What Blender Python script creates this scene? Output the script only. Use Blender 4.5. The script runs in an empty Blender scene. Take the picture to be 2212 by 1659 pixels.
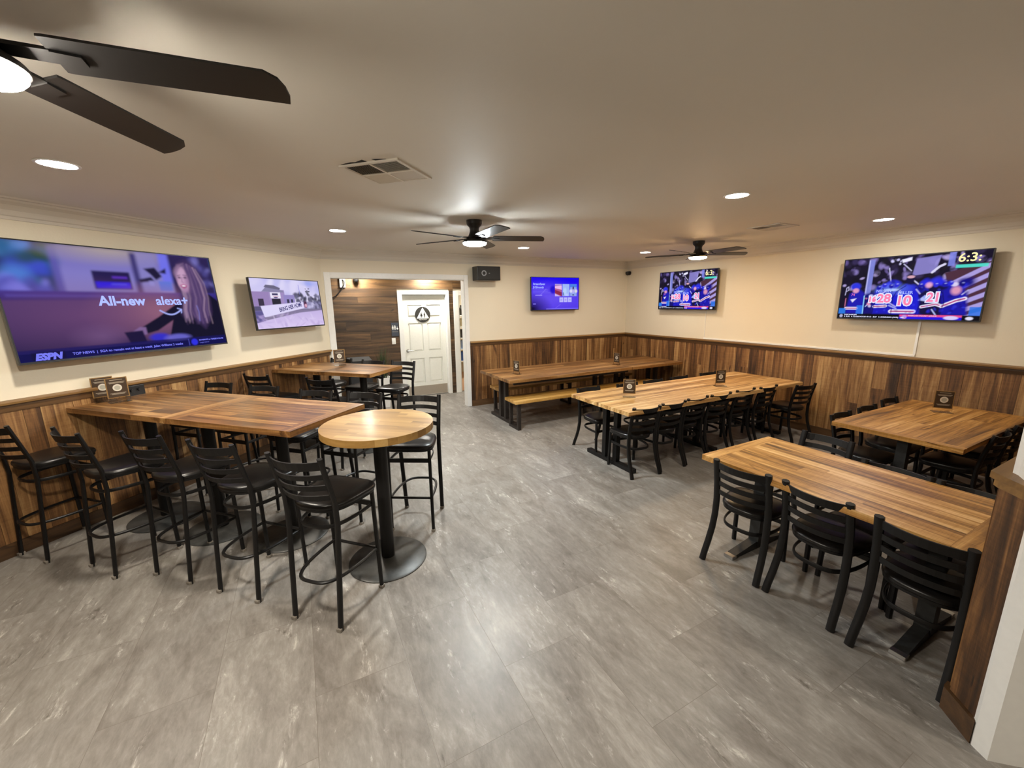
import bpy, bmesh, math, random
import numpy as np
from mathutils import Vector, Matrix

S = bpy.context.scene
COL = S.collection
PI = math.pi

# ------------------------------------------------------------------ camera
cam = bpy.data.objects.new('camera', bpy.data.cameras.new('camera'))
COL.objects.link(cam)
R_ = ((0.88647, -0.46264, -0.01138), (-0.10206, -0.17146, -0.97989), (0.45139, 0.86981, -0.19921))
right, down, fwd = (Vector(r).normalized() for r in R_)
M = Matrix.Identity(4)
for i in range(3):
    M[i][0] = right[i]; M[i][1] = -down[i]; M[i][2] = -fwd[i]
M.translation = (0, 0, 1.9)
cam.matrix_world = M
cam.data.sensor_fit = 'HORIZONTAL'; cam.data.sensor_width = 36
cam.data.lens = 875 / 2212 * 36
cam.data.clip_start = .05
S.camera = cam

# ------------------------------------------------------------------ world / exposure
w = bpy.data.worlds.new('world'); S.world = w; w.use_nodes = True
w.node_tree.nodes['Background'].inputs[0].default_value = (.02, .02, .025, 1)
w.node_tree.nodes['Background'].inputs[1].default_value = .3
S.view_settings.view_transform = 'Standard'; S.view_settings.look = 'None'
S.view_settings.gamma = 1; S.view_settings.use_curve_mapping = False
S.view_settings.exposure = 0.0
try:
    S.cycles.use_light_tree = True; S.cycles.use_denoising = True; S.cycles.max_bounces = 10
    S.cycles.sample_clamp_indirect = 6
except Exception: pass

# lamp strengths (radiance of the glowing lens) and colours
FAN_L = {'cool': (560, (.90, .98, 1.0)), 'neutral': (500, (1.0, .92, .80)), 'warm': (170, (1.0, .66, .34))}
REC_L = (300, (1.0, .91, .78))

def lin(h):
    h = h.lstrip('#'); c = [int(h[i:i + 2], 16) / 255 for i in (0, 2, 4)]
    return tuple(x / 12.92 if x <= .04045 else ((x + .055) / 1.055) ** 2.4 for x in c)

# ------------------------------------------------------------------ materials
def nt(name):
    m = bpy.data.materials.new(name); m.use_nodes = True
    t = m.node_tree; b = t.nodes['Principled BSDF']
    return m, t, b
def N(t, typ, **k):
    n = t.nodes.new(typ)
    for a, v in k.items():
        if a.startswith('_'): n.inputs[int(a[1:])].default_value = v
        else: setattr(n, a, v)
    return n
def ramp(t, stops):
    r = t.nodes.new('ShaderNodeValToRGB'); e = r.color_ramp.elements
    while len(e) < len(stops): e.new(.5)
    for i, (p, c) in enumerate(stops):
        e[i].position = p; e[i].color = (*c, 1)
    return r
def bump(t, b, src, strength, dist=.002):
    n = N(t, 'ShaderNodeBump'); n.inputs['Strength'].default_value = strength; n.inputs['Distance'].default_value = dist
    t.links.new(src, n.inputs['Height']); t.links.new(n.outputs[0], b.inputs['Normal'])
def plain(name, col, rough=.5, metal=0, noise=.0, scale=30, spec=.5, coat=0):
    m, t, b = nt(name)
    b.inputs['Roughness'].default_value = rough; b.inputs['Metallic'].default_value = metal
    b.inputs['Specular IOR Level'].default_value = spec
    if coat: b.inputs['Coat Weight'].default_value = coat; b.inputs['Coat Roughness'].default_value = .12
    tc = N(t, 'ShaderNodeTexCoord'); no = N(t, 'ShaderNodeTexNoise'); no.inputs['Scale'].default_value = scale
    no.inputs['Detail'].default_value = 4
    t.links.new(tc.outputs['Object'], no.inputs['Vector'])
    k = max(noise, .02)
    r = ramp(t, [(.3, tuple(c * (1 - k) for c in col)), (.7, tuple(min(1, c * (1 + k)) for c in col))])
    t.links.new(no.outputs['Fac'], r.inputs[0]); t.links.new(r.outputs[0], b.inputs['Base Color'])
    return m
def plaster(name, col, rough=.55, spec=.3, bs=.25):
    m, t, b = nt(name)
    tc = N(t, 'ShaderNodeTexCoord')
    n1 = N(t, 'ShaderNodeTexNoise'); n1.inputs['Scale'].default_value = 55; n1.inputs['Detail'].default_value = 3
    n2 = N(t, 'ShaderNodeTexNoise'); n2.inputs['Scale'].default_value = 1.3
    for n in (n1, n2): t.links.new(tc.outputs['Object'], n.inputs['Vector'])
    r = ramp(t, [(.3, tuple(c * .97 for c in col)), (.7, col)])
    t.links.new(n2.outputs['Fac'], r.inputs[0]); t.links.new(r.outputs[0], b.inputs['Base Color'])
    b.inputs['Roughness'].default_value = rough; b.inputs['Specular IOR Level'].default_value = spec
    bump(t, b, n1.outputs['Fac'], bs, .003)
    return m
def emit(name, col, strength):
    m = bpy.data.materials.new(name); m.use_nodes = True; t = m.node_tree
    t.nodes.remove(t.nodes['Principled BSDF'])
    e = N(t, 'ShaderNodeEmission'); e.inputs[0].default_value = (*col, 1); e.inputs[1].default_value = strength
    t.links.new(e.outputs[0], t.nodes['Material Output'].inputs[0])
    return m
def wood(name, stops, rough=.4, coat=0., grain=.5, saw=.0, knots=.5, bs=.15, streak=.45, wr=.5, crack=.0):
    """boards: 'pc' holds (along, across, depth) metres plus a random offset per board, 'rnd' one number per board"""
    m, t, b = nt(name); L = t.links.new
    a = N(t, 'ShaderNodeAttribute', attribute_name='pc'); rn = N(t, 'ShaderNodeAttribute', attribute_name='rnd')
    def noise(sc, detail=5, rough_=.6, dist=0.):
        mp = N(t, 'ShaderNodeMapping'); mp.inputs['Scale'].default_value = sc; L(a.outputs['Vector'], mp.inputs['Vector'])
        n = N(t, 'ShaderNodeTexNoise'); n.inputs['Scale'].default_value = 1; n.inputs['Detail'].default_value = detail
        n.inputs['Roughness'].default_value = rough_; n.inputs['Distortion'].default_value = dist
        L(mp.outputs[0], n.inputs['Vector']); return n.outputs['Fac']
    def mth(op, x, y):
        n = N(t, 'ShaderNodeMath', operation=op)
        for i, v in enumerate((x, y)):
            if isinstance(v, (int, float)): n.inputs[i].default_value = v
            else: L(v, n.inputs[i])
        return n.outputs[0]
    def mr(src, lo, hi, a_=0., b_=1.):
        n = N(t, 'ShaderNodeMapRange'); n.inputs[1].default_value = lo; n.inputs[2].default_value = hi
        n.inputs[3].default_value = a_; n.inputs[4].default_value = b_; L(src, n.inputs[0]); return n.outputs[0]
    s1 = mr(noise((.9, 15, 15), 5, .62, .7), .32, .68); s2 = noise((3.5, 110, 110), 4, .7); s3 = noise((70, 3, 3), 3, .7)
    s4 = noise((1.6, 8, 8), 3, .6, 1.2); s5 = noise((.7, 42, 42), 2, .5, .3)
    v = mth('ADD', mth('MULTIPLY', rn.outputs['Fac'], wr), mth('MULTIPLY', s1, streak))
    v = mth('ADD', v, mth('MULTIPLY', mth('SUBTRACT', s2, .5), grain))
    if saw: v = mth('ADD', v, mth('MULTIPLY', mth('SUBTRACT', s3, .5), saw))
    v = mth('SUBTRACT', v, mr(s4, .66, .74, 0., knots))
    if crack: v = mth('SUBTRACT', v, mr(s5, .66, .74, 0., crack))
    r = ramp(t, stops); L(v, r.inputs[0]); L(r.outputs[0], b.inputs['Base Color'])
    b.inputs['Roughness'].default_value = rough
    if coat: b.inputs['Coat Weight'].default_value = coat; b.inputs['Coat Roughness'].default_value = .16
    bump(t, b, s2, bs, .002)
    return m

MAT = {}
MAT['wall'] = plaster('cream_wall_paint', lin('e4dac4'), .6, .2)
MAT['ceil'] = plaster('ceiling_paint', lin('dfdacf'), .6, .16, .12)
MAT['crown'] = plaster('crown_paint', lin('d2cabc'), .45, .4, .05)
MAT['white'] = plain('white_trim_paint', lin('e9e8e4'), .35)
MAT['doorw'] = plain('door_paint', lin('e8e8e0'), .35)
MAT['wains'] = wood('weathered_barn_wood', [(.0, lin('26170a')), (.25, lin('472d15')), (.5, lin('6f4b28')), (.75, lin('946c40')), (1, lin('b8925f'))], .55, 0, .5, .25, .45, .3, .6, .5, .25)
MAT['rail'] = wood('rail_wood', [(.0, lin('5e4222')), (.5, lin('876538')), (1, lin('a98656'))], .45, 0, .3, 0, .3)
MAT['railD'] = wood('rail_under_wood', [(.0, lin('2c1c0d')), (.5, lin('4f361d')), (1, lin('6e5031'))], .5)
MAT['bar'] = wood('bar_table_wood', [(.0, lin('281a10')), (.3, lin('583a1f')), (.6, lin('845b31')), (.85, lin('a37a49')), (1.1, lin('bd9667'))], .33, .15, .5, .35, .5, .1, .7, .42, .45)
MAT['din'] = wood('dining_table_wood', [(.0, lin('40270f')), (.3, lin('80551f')), (.6, lin('b4823f')), (.85, lin('cfa05f')), (1.1, lin('e2ba7f'))], .38, .1, .55, .35, .5, .1, .75, .38, .5)
MAT['long'] = wood('striped_table_wood', [(.0, lin('4b3018')), (.3, lin('875f30')), (.6, lin('b98e55')), (.85, lin('d3ac73')), (1.1, lin('e4c495'))], .36, .15, .45, .15, .3, .1, .7, .5, .35)
MAT['bench'] = wood('bench_wood', [(.0, lin('56340f')), (.35, lin('926a2c')), (.6, lin('ba8e48')), (.95, lin('d6ad6b'))], .38, .15, .5, .3, .4, .1, .6, .4)
MAT['round'] = wood('butcher_block_wood', [(.0, lin('725428')), (.35, lin('94703a')), (.65, lin('a9854c')), (1, lin('bb9a62'))], .42, .1, .3, 0, .35, .05, .35, .55)
MAT['hall'] = wood('hall_board_wood', [(.0, lin('1d130b')), (.3, lin('382818')), (.6, lin('574029')), (1, lin('83623d'))], .55, 0, .5, .1, .6, .25, .6, .5, .3)
MAT['black'] = plain('black_powder_coat', (.007, .0065, .0065), .4, 0, .1, 60, .3)
MAT['blackm'] = plain('black_cast_iron', (.03, .03, .029), .5, .3, .2, 40)
MAT['disc'] = plain('dark_grey_base_plate', (.055, .055, .052), .42, .2, .2, 30)
MAT['brownm'] = plain('dark_bronze_steel', (.022, .016, .013), .45, .2, .15, 40)
MAT['vinyl'] = plain('black_vinyl', (.007, .0065, .0065), .3, 0, .1, 80, .4)
MAT['foot'] = plain('grey_leg_cap', lin('7d766c'), .5)
MAT['steel'] = plain('brushed_steel', (.55, .54, .52), .3, 1)
MAT['kick'] = plain('kick_plate_steel', lin('b8aea0'), .35, .6)
MAT['fan'] = plain('fan_dark_bronze', (.005, .0042, .0038), .45, 0, .1, 50)
MAT['plastic'] = plain('black_plastic', (.01, .01, .011), .35)
MAT['grille'] = plain('speaker_grille', (.006, .006, .006), .7)
MAT['greyring'] = plain('grey_badge', lin('7c7f85'), .4)
MAT['whitep'] = plain('white_plastic', lin('ecebe6'), .35)
MAT['ventw'] = plain('vent_white', lin('d6cfc2'), .4)
MAT['ventd'] = plain('vent_dark_gap', (.01, .01, .01), .8)
MAT['card'] = plain('dark_card', lin('3b2b1b'), .5)
MAT['tan'] = plain('tan_card_border', lin('8d6c3c'), .5)
MAT['cardtext'] = plain('card_print', lin('9a907f'), .6)
MAT['seal'] = plain('card_seal', lin('cfc8ba'), .6)
MAT['seal2'] = plain('card_seal_inner', lin('a9a596'), .6)
MAT['sign'] = plain('sign_charcoal', lin('3a3f4a'), .45)
MAT['signb'] = plain('sign_black', lin('2b2a28'), .4)
MAT['signw'] = plain('sign_white', lin('f0f0ec'), .5)
MAT['plant'] = plain('dark_leaf', lin('33421f'), .5, 0, .3, 20)
MAT['bin'] = plain('grey_bin', lin('2c2c2e'), .6)
MAT['binlid'] = plain('bin_lid', lin('3a3a3a'), .6)
MAT['tile'] = plain('warm_back_floor', lin('c49a78'), .5)
MAT['soil'] = plain('white_pebbles', lin('d8d5cc'), .8)
def acrylic():
    m, t, b = nt('clear_acrylic')
    b.inputs['Base Color'].default_value = (1, .98, .94, 1); b.inputs['Transmission Weight'].default_value = 1
    b.inputs['Roughness'].default_value = .05; b.inputs['IOR'].default_value = 1.3
    return m
MAT['acryl'] = acrylic()
def floor_mat():
    m, t, b = nt('grey_stone_plank'); L = t.links.new
    tc = N(t, 'ShaderNodeTexCoord'); sx = N(t, 'ShaderNodeSeparateXYZ'); L(tc.outputs['Object'], sx.inputs[0])
    def mth(op, x, y=0.):
        n = N(t, 'ShaderNodeMath', operation=op)
        for i, v in enumerate((x, y)):
            if isinstance(v, (int, float)): n.inputs[i].default_value = v
            else: L(v, n.inputs[i])
        return n.outputs[0]
    W_, L_ = .449, .9
    u = mth('DIVIDE', mth('SUBTRACT', sx.outputs[0], .785 - 20 * W_), W_)
    iu = mth('FLOOR', u); fu = mth('SUBTRACT', u, iu)
    # column offset: steps of about a third of a plank
    off = mth('MULTIPLY', mth('FRACT', mth('MULTIPLY', iu, .6613)), L_)
    v = mth('DIVIDE', mth('ADD', mth('SUBTRACT', sx.outputs[1], 1.631 - 20 * L_), mth('SUBTRACT', off, .2034)), L_)
    iv = mth('FLOOR', v); fv = mth('SUBTRACT', v, iv)
    eu = mth('MULTIPLY', mth('MINIMUM', fu, mth('SUBTRACT', 1., fu)), W_)
    ev = mth('MULTIPLY', mth('MINIMUM', fv, mth('SUBTRACT', 1., fv)), L_)
    e = mth('MINIMUM', eu, ev)
    seam = N(t, 'ShaderNodeMapRange'); seam.inputs[1].default_value = .0004; seam.inputs[2].default_value = .0018; L(e, seam.inputs[0])
    cv = N(t, 'ShaderNodeCombineXYZ'); L(mth('MULTIPLY', iu, 7.31), cv.inputs[0]); L(mth('MULTIPLY', iv, 3.77), cv.inputs[1]); L(mth('MULTIPLY', iu, 1.7), cv.inputs[2])
    va = N(t, 'ShaderNodeVectorMath', operation='ADD'); L(tc.outputs['Object'], va.inputs[0]); L(cv.outputs[0], va.inputs[1])
    def noise(sc, det, ro, di=0.):
        mp = N(t, 'ShaderNodeMapping'); mp.inputs['Scale'].default_value = sc; L(va.outputs[0], mp.inputs['Vector'])
        n = N(t, 'ShaderNodeTexNoise'); n.inputs['Scale'].default_value = 1; n.inputs['Detail'].default_value = det
        n.inputs['Roughness'].default_value = ro; n.inputs['Distortion'].default_value = di
        L(mp.outputs[0], n.inputs['Vector']); return n.outputs['Fac']
    a1 = noise((5.5, 1.8, 1), 7, .66, .9); a2 = noise((38, 13, 1), 5, .72, .4); a4 = noise((7, 2.2, 1), 7, .78, 1.0)
    def mr(src, lo, hi, a_=0., b_=1.):
        n = N(t, 'ShaderNodeMapRange'); n.inputs[1].default_value = lo; n.inputs[2].default_value = hi
        n.inputs[3].default_value = a_; n.inputs[4].default_value = b_; L(src, n.inputs[0]); return n.outputs[0]
    val = mth('ADD', mth('ADD', mth('MULTIPLY', mr(a1, .26, .74), .46), .14), mth('MULTIPLY', mr(a2, .28, .72), .24))
    pit = mr(a4, .56, .66)
    val = mth('ADD', val, mth('MULTIPLY', mth('MULTIPLY', pit, mth('SUBTRACT', a2, .46)), 3.0))
    wn = N(t, 'ShaderNodeTexWhiteNoise', noise_dimensions='3D'); L(cv.outputs[0], wn.inputs['Vector'])
    val = mth('ADD', val, mth('MULTIPLY', wn.outputs['Value'], .10))
    r = ramp(t, [(.14, lin('56504a')), (.38, lin('6e6861')), (.62, lin('85807a')), (1., lin('b5b0a9'))]); L(val, r.inputs[0])
    mx = N(t, 'ShaderNodeMix', data_type='RGBA'); L(seam.outputs[0], mx.inputs[0])
    mx.inputs[6].default_value = (*lin('6a625a'), 1); L(r.outputs[0], mx.inputs[7])
    L(mx.outputs[2], b.inputs['Base Color'])
    rr = N(t, 'ShaderNodeMapRange'); rr.inputs[3].default_value = .33; rr.inputs[4].default_value = .50; L(a2, rr.inputs[0]); L(rr.outputs[0], b.inputs['Roughness'])
    b.inputs['Specular IOR Level'].default_value = .5
    h = mth('ADD', mth('MULTIPLY', seam.outputs[0], .5), mth('MULTIPLY', a2, .25))
    bump(t, b, h, .25, .002)
    return m
MAT['floor'] = floor_mat()

# ------------------------------------------------------------------ mesh building
class MB:
    def __init__(s):
        s.bm = bmesh.new()
        s.pc = s.bm.verts.layers.float_vector.new('pc'); s.rn = s.bm.verts.layers.float.new('rnd')
    def _tag(s, vs, along=0, seed=None, rnd=None):
        o = Vector((random.uniform(0, 50), random.uniform(0, 50), random.uniform(0, 50)))
        r = random.random() if rnd is None else rnd
        ax = [along] + [i for i in range(3) if i != along]
        for v in vs:
            v[s.pc] = Vector((v.co[ax[0]], v.co[ax[1]], v.co[ax[2]])) + o; v[s.rn] = r
    def box(s, lo, hi, along=None, rnd=None, rot=0, piv=None, bev=0):
        lo = Vector(lo); hi = Vector(hi); d = hi - lo
        vs = bmesh.ops.create_cube(s.bm, size=1)['verts']
        c = (lo + hi) / 2
        for v in vs: v.co = Vector((v.co.x * d.x, v.co.y * d.y, v.co.z * d.z)) + c
        if bev:
            es = list({e for v in vs for e in v.link_edges})
            g = bmesh.ops.bevel(s.bm, geom=es, offset=bev, segments=2, affect='EDGES', profile=.5)
            vs = list({v for f in g['faces'] for v in f.verts} | {v for v in vs if v.is_valid})
        if along is None: along = max(range(3), key=lambda i: d[i])
        s._tag(vs, along, rnd=rnd)
        if rot:
            bmesh.ops.rotate(s.bm, verts=vs, cent=piv or c, matrix=Matrix.Rotation(rot, 3, 'Z'))
        return vs
    def tube(s, path, r, seg=8, cap=True, flat=None):
        """flat=(a,b): elliptical section; r may be a list"""
        P = [Vector(p) for p in path]; n = len(P); rings = []
        up = None
        for i, p in enumerate(P):
            t = ((P[min(i + 1, n - 1)] - P[max(i - 1, 0)])).normalized()
            if up is None:
                up = Vector((0, 0, 1)) if abs(t.z) < .9 else Vector((1, 0, 0))
            sx = t.cross(up).normalized(); up = sx.cross(t).normalized()
            rr = r[i] if isinstance(r, (list, tuple)) else r
            a, b = flat if flat else (rr, rr)
            rings.append([s.bm.verts.new(p + sx * math.cos(2 * PI * (k + .5) / seg) * a + up * math.sin(2 * PI * (k + .5) / seg) * b) for k in range(seg)])
        for i in range(n - 1):
            for k in range(seg):
                s.bm.faces.new((rings[i][k], rings[i][(k + 1) % seg], rings[i + 1][(k + 1) % seg], rings[i + 1][k]))
        if cap:
            s.bm.faces.new(rings[0][::-1]); s.bm.faces.new(rings[-1])
        s._tag([v for R in rings for v in R], 2)
    def lathe(s, prof, c=(0, 0, 0), seg=32, cap=True):
        c = Vector(c); rings = []
        for r, z in prof:
            rings.append([s.bm.verts.new(c + Vector((r * math.cos(2 * PI * k / seg), r * math.sin(2 * PI * k / seg), z))) for k in range(seg)])
        for i in range(len(prof) - 1):
            for k in range(seg):
                s.bm.faces.new((rings[i][k], rings[i][(k + 1) % seg], rings[i + 1][(k + 1) % seg], rings[i + 1][k]))
        if cap:
            s.bm.faces.new(rings[0][::-1]); s.bm.faces.new(rings[-1])
        s._tag([v for R in rings for v in R], 0)
    def loft(s, rings):
        R = [[s.bm.verts.new(p) for p in ring] for ring in rings]; n = len(R[0])
        for i in range(len(R) - 1):
            for k in range(n): s.bm.faces.new((R[i][k], R[i][(k + 1) % n], R[i + 1][(k + 1) % n], R[i + 1][k]))
        s.bm.faces.new(R[0][::-1]); s.bm.faces.new(R[-1])
        s._tag([v for q in R for v in q], 0)
    def prism(s, poly, z0, z1, along=0, rnd=None):
        a = [s.bm.verts.new((x, y, z0)) for x, y in poly]; b = [s.bm.verts.new((x, y, z1)) for x, y in poly]; n = len(poly)
        s.bm.faces.new(a[::-1]); s.bm.faces.new(b)
        for k in range(n): s.bm.faces.new((a[k], a[(k + 1) % n], b[(k + 1) % n], b[k]))
        s._tag(a + b, along, rnd=rnd)
    def extr(s, prof, x0, x1, m0=0., m1=0.):
        """profile of (y,z) extruded along x; m0,m1: x shift per unit -y at the two ends (mitres)"""
        a = [s.bm.verts.new((x0 - m0 * y, y, z)) for y, z in prof]; b = [s.bm.verts.new((x1 + m1 * y, y, z)) for y, z in prof]; n = len(prof)
        s.bm.faces.new(a); s.bm.faces.new(b[::-1])
        for k in range(n): s.bm.faces.new((a[k], b[k], b[(k + 1) % n], a[(k + 1) % n]))
        s._tag(a + b, 0)
    def build(s, name, mat, parent=None, smooth=False, loc=None, rotz=None):
        bmesh.ops.recalc_face_normals(s.bm, faces=s.bm.faces)
        me = bpy.data.meshes.new(name); s.bm.to_mesh(me); s.bm.free()
        mats = mat if isinstance(mat, (list, tuple)) else [mat]
        for q in mats: me.materials.append(q)
        if smooth:
            for p in me.polygons: p.use_smooth = True
            try: me.set_sharp_from_angle(angle=math.radians(40))
            except Exception: pass
        o = bpy.data.objects.new(name, me); COL.objects.link(o)
        if parent: o.parent = parent
        if loc is not None: o.location = loc
        if rotz is not None: o.rotation_euler.z = rotz
        return o
def tag(o, label, cat, group=None):
    o['label'] = label; o['category'] = cat
    if group: o['group'] = group
    return o
def thing(name, label, cat, loc=(0, 0, 0), rotz=0., group=None):
    o = bpy.data.objects.new(name, None); COL.objects.link(o); o.empty_display_size = .1
    o.location = loc; o.rotation_euler = (0, 0, rotz)
    return tag(o, label, cat, group)
def struct(o): o['kind'] = 'structure'; return o
def dup(src, loc, rotz, label, group=None):
    def cp(o, par):
        c = o.copy(); COL.objects.link(c); c.parent = par
        for ch in o.children: cp(ch, c)
        return c
    r = cp(src, None); r.location = loc; r.rotation_euler = (0, 0, rotz); r['label'] = label
    if group: r['group'] = group
    return r
def text(name, s, size, mat, parent, loc, align='LEFT', sx=1., shear=0., bold=0.):
    """flat lettering in the local x-z plane (reads when looked at along +y)"""
    cu = bpy.data.curves.new(name, 'FONT'); cu.body = s; cu.size = size; cu.align_x = align; cu.shear = shear; cu.offset = bold; cu.resolution_u = 3
    tmp = bpy.data.objects.new(name + '_tmp', cu); COL.objects.link(tmp)
    me = bpy.data.meshes.new_from_object(tmp); bpy.data.objects.remove(tmp); bpy.data.curves.remove(cu)
    me.transform(Matrix.Rotation(PI / 2, 4, 'X') @ Matrix.Diagonal((sx, 1, 1, 1)))
    me.name = name; me.materials.clear(); me.materials.append(mat)
    o = bpy.data.objects.new(name, me); COL.objects.link(o); o.parent = parent; o.location = loc
    return o

random.seed(4)
ZC = 2.70
# ------------------------------------------------------------------ setting: floor, ceiling, walls
b = MB(); b.box((-7, -5, -.1), (8, 11, 0)); struct(b.build('floor', MAT['floor']))
b = MB(); b.prism([(.25, 6.98), (6.55, 6.98), (6.55, -5), (-7, -5), (-7, -.27)], ZC, ZC + .1); struct(b.build('ceiling', MAT['ceil']))

def planks(b, x0, x1, z0, z1, y0, y1, wmin=.07, wmax=.15, joints=.3):
    x = x0
    while x < x1 - .01:
        wd = min(random.uniform(wmin, wmax), x1 - x)
        if x1 - (x + wd) < .04: wd = x1 - x
        cuts = [z0]
        if random.random() < joints: cuts.append(random.uniform(z0 + .2, z1 - .2))
        cuts.append(z1)
        dy = random.uniform(0, .004)
        for i in range(len(cuts) - 1):
            b.box((x + .0008, y0 - dy, cuts[i] + .0005), (x + wd - .0008, y1, cuts[i + 1] - .0005), along=2, rnd=random.random())
        x += wd
RAIL_T = 1.205
def wainscot(wall, x0, x1, mr=0., ml=0.):
    b = MB(); planks(b, x0, x1, .11, 1.14, -.02, 0); b.build('wainscot', MAT['wains'], wall)
    b = MB()
    b.extr([(0, RAIL_T - .028), (-.058, RAIL_T - .028), (-.060, RAIL_T - .012), (-.056, RAIL_T), (0, RAIL_T)], x0, x1, ml, mr)
    b.build('chair_rail', MAT['rail'], wall)
    b = MB(); b.extr([(0, RAIL_T - .085), (-.03, RAIL_T - .085), (-.036, RAIL_T - .05), (-.036, RAIL_T - .029), (0, RAIL_T - .029)], x0, x1, ml, mr)
    b.build('rail_moulding', MAT['railD'], wall)
def baseboard(name, wallo, x0, x1):
    b = MB()
    x = x0
    while x < x1 - .01:
        e = min(x + random.uniform(1.6, 2.6), x1); b.box((x, -.034, 0), (e, 0, .112), along=0); x = e
    o = b.build(name, MAT['railD']); o.matrix_world = wallo.matrix_world.copy(); o.location = wallo.location; o.rotation_euler = wallo.rotation_euler
    return struct(o)
CROWN = [(0, ZC - .150), (-.012, ZC - .150), (-.016, ZC - .128), (-.024, ZC - .120), (-.034, ZC - .085), (-.060, ZC - .050), (-.088, ZC - .030), (-.094, ZC - .016), (-.112, ZC - .012), (-.116, ZC), (0, ZC)]
def crown(name, wallo, x0, x1, m0=0., m1=0.):
    b = MB(); b.extr(CROWN, x0, x1, m0, m1); o = b.build(name, MAT['crown'])
    o.location = wallo.location; o.rotation_euler = wallo.rotation_euler
    return struct(o)

LC = (.37, 6.86, 0); RC = (6.4, 6.86, 0)
b = MB(); b.box((-9.6, 0, 0), (.05, .12, ZC)); wl = struct(b.build('wall_left', MAT['wall'], loc=LC, rotz=PI / 4))
wainscot(wl, -8.5, -.02, -.41); baseboard('baseboard_left', wl, -8.5, -.02); crown('trim_1', wl, -9, 0, 0, .414)
OX0, OX1, OZ = .11, 2.272, 2.29    # opening, from the left corner
b = MB(); b.box((-.05, 0, 0), (OX0, .12, ZC)); b.box((OX1, 0, 0), (6.15, .12, ZC)); b.box((OX0, 0, OZ), (OX1, .12, ZC))
wb = struct(b.build('wall_back', MAT['wall'], loc=LC, rotz=0))
wainscot(wb, OX1 + .068, 6.03, 1.); baseboard('baseboard_back', wb, OX1 + .068, 6.03); crown('trim_2', wb, 0, 6.03, .414, 1.)
b = MB(); b.box((0, 0, 0), (12, .12, ZC)); wr = struct(b.build('wall_right', MAT['wall'], loc=RC, rotz=-PI / 2))
wainscot(wr, 0, 6.395, 0, 1.); baseboard('baseboard_right', wr, 0.035, 6.39); crown('trim_3', wr, 0, 11.8, 1., 0)
# wall behind the camera, closing the room
b = MB(); b.box((-7, -5.1, 0), (6.55, -5, ZC)); b.box((-7.1, -5, 0), (-7, 0, ZC)); struct(b.build('wall_rear', MAT['wall']))
# casing and jamb lining of the wide opening
b = MB()
for x0, x1 in ((OX0 - .08, OX0 + .008), (OX1 - .006, OX1 + .068)): b.box((x0, -.014, 0), (x1, 0, OZ + .075), bev=.003)
b.box((OX0 + .0085, -.014, OZ - .008), (OX1 - .0085, 0, OZ + .075), bev=.003)
b.box((OX0, 0.001, 0), (OX0 + .012, .15, OZ)); b.box((OX1 - .012, .001, 0), (OX1, .15, OZ)); b.box((OX0 + .012, .001, OZ - .012), (OX1 - .012, .15, OZ))
struct(b.build('trim_4', MAT['white'], loc=LC))
# wing wall beside the camera
P0, P1 = Vector((2.505, .452)), Vector((2.402, .335))
d = (P1 - P0).normalized(); nrm = Vector((-abs(d.y), abs(d.x)))
b = MB(); b.prism([(2.390, .338), (2.360, .284), (2.452, .204), (6.5, .204), (6.5, .440), (2.575, .440), (2.553, .42)], 0, ZC)
wf = struct(b.build('wall_front', MAT['white']))
b = MB(); q = [P0, P0 + Vector((.10, -.005)), P1 + Vector((.05, .01)), P1]
b.prism([tuple(p) for p in q], .115, 1.12, along=2, rnd=.12)
x = 2.53
while x < 6.39:
    x2 = min(x + random.uniform(.08, .15), 6.39); b.box((x, .44, .115), (x2, .46, 1.12), along=2); x = x2
b.build('wainscot', MAT['wains'], wf)
b = MB(); o1 = P1 + nrm * .010 + d * .004; o0 = P0 + nrm * .010 - d * .010
b.prism([tuple(o1), tuple(P1 + Vector((.05, .01))), (2.60, .43), (6.395, .44), (6.395, .49), (2.53, .49), tuple(o0)], 1.150, 1.178); b.build('chair_rail', MAT['rail'], wf)
b = MB(); o1 = P1 + nrm * .004 + d * .001; o0 = P0 + nrm * .004 - d * .004
b.prism([tuple(o1), tuple(P1 + Vector((.05, .01))), (2.60, .43), (6.395, .44), (6.395, .475), (2.53, .475), tuple(o0)], 1.12, 1.15); b.build('rail_moulding', MAT['rail'], wf)
b = MB(); o1 = P1 + nrm * .014; o0 = P0 + nrm * .014 - d * .014
b.prism([tuple(o1), tuple(P1 + Vector((.05, .01))), (2.60, .43), (6.39, .44), (6.39, .475), (2.52, .475), tuple(o0)], 0, .112); struct(b.build('baseboard_front', MAT['railD']))

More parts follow.
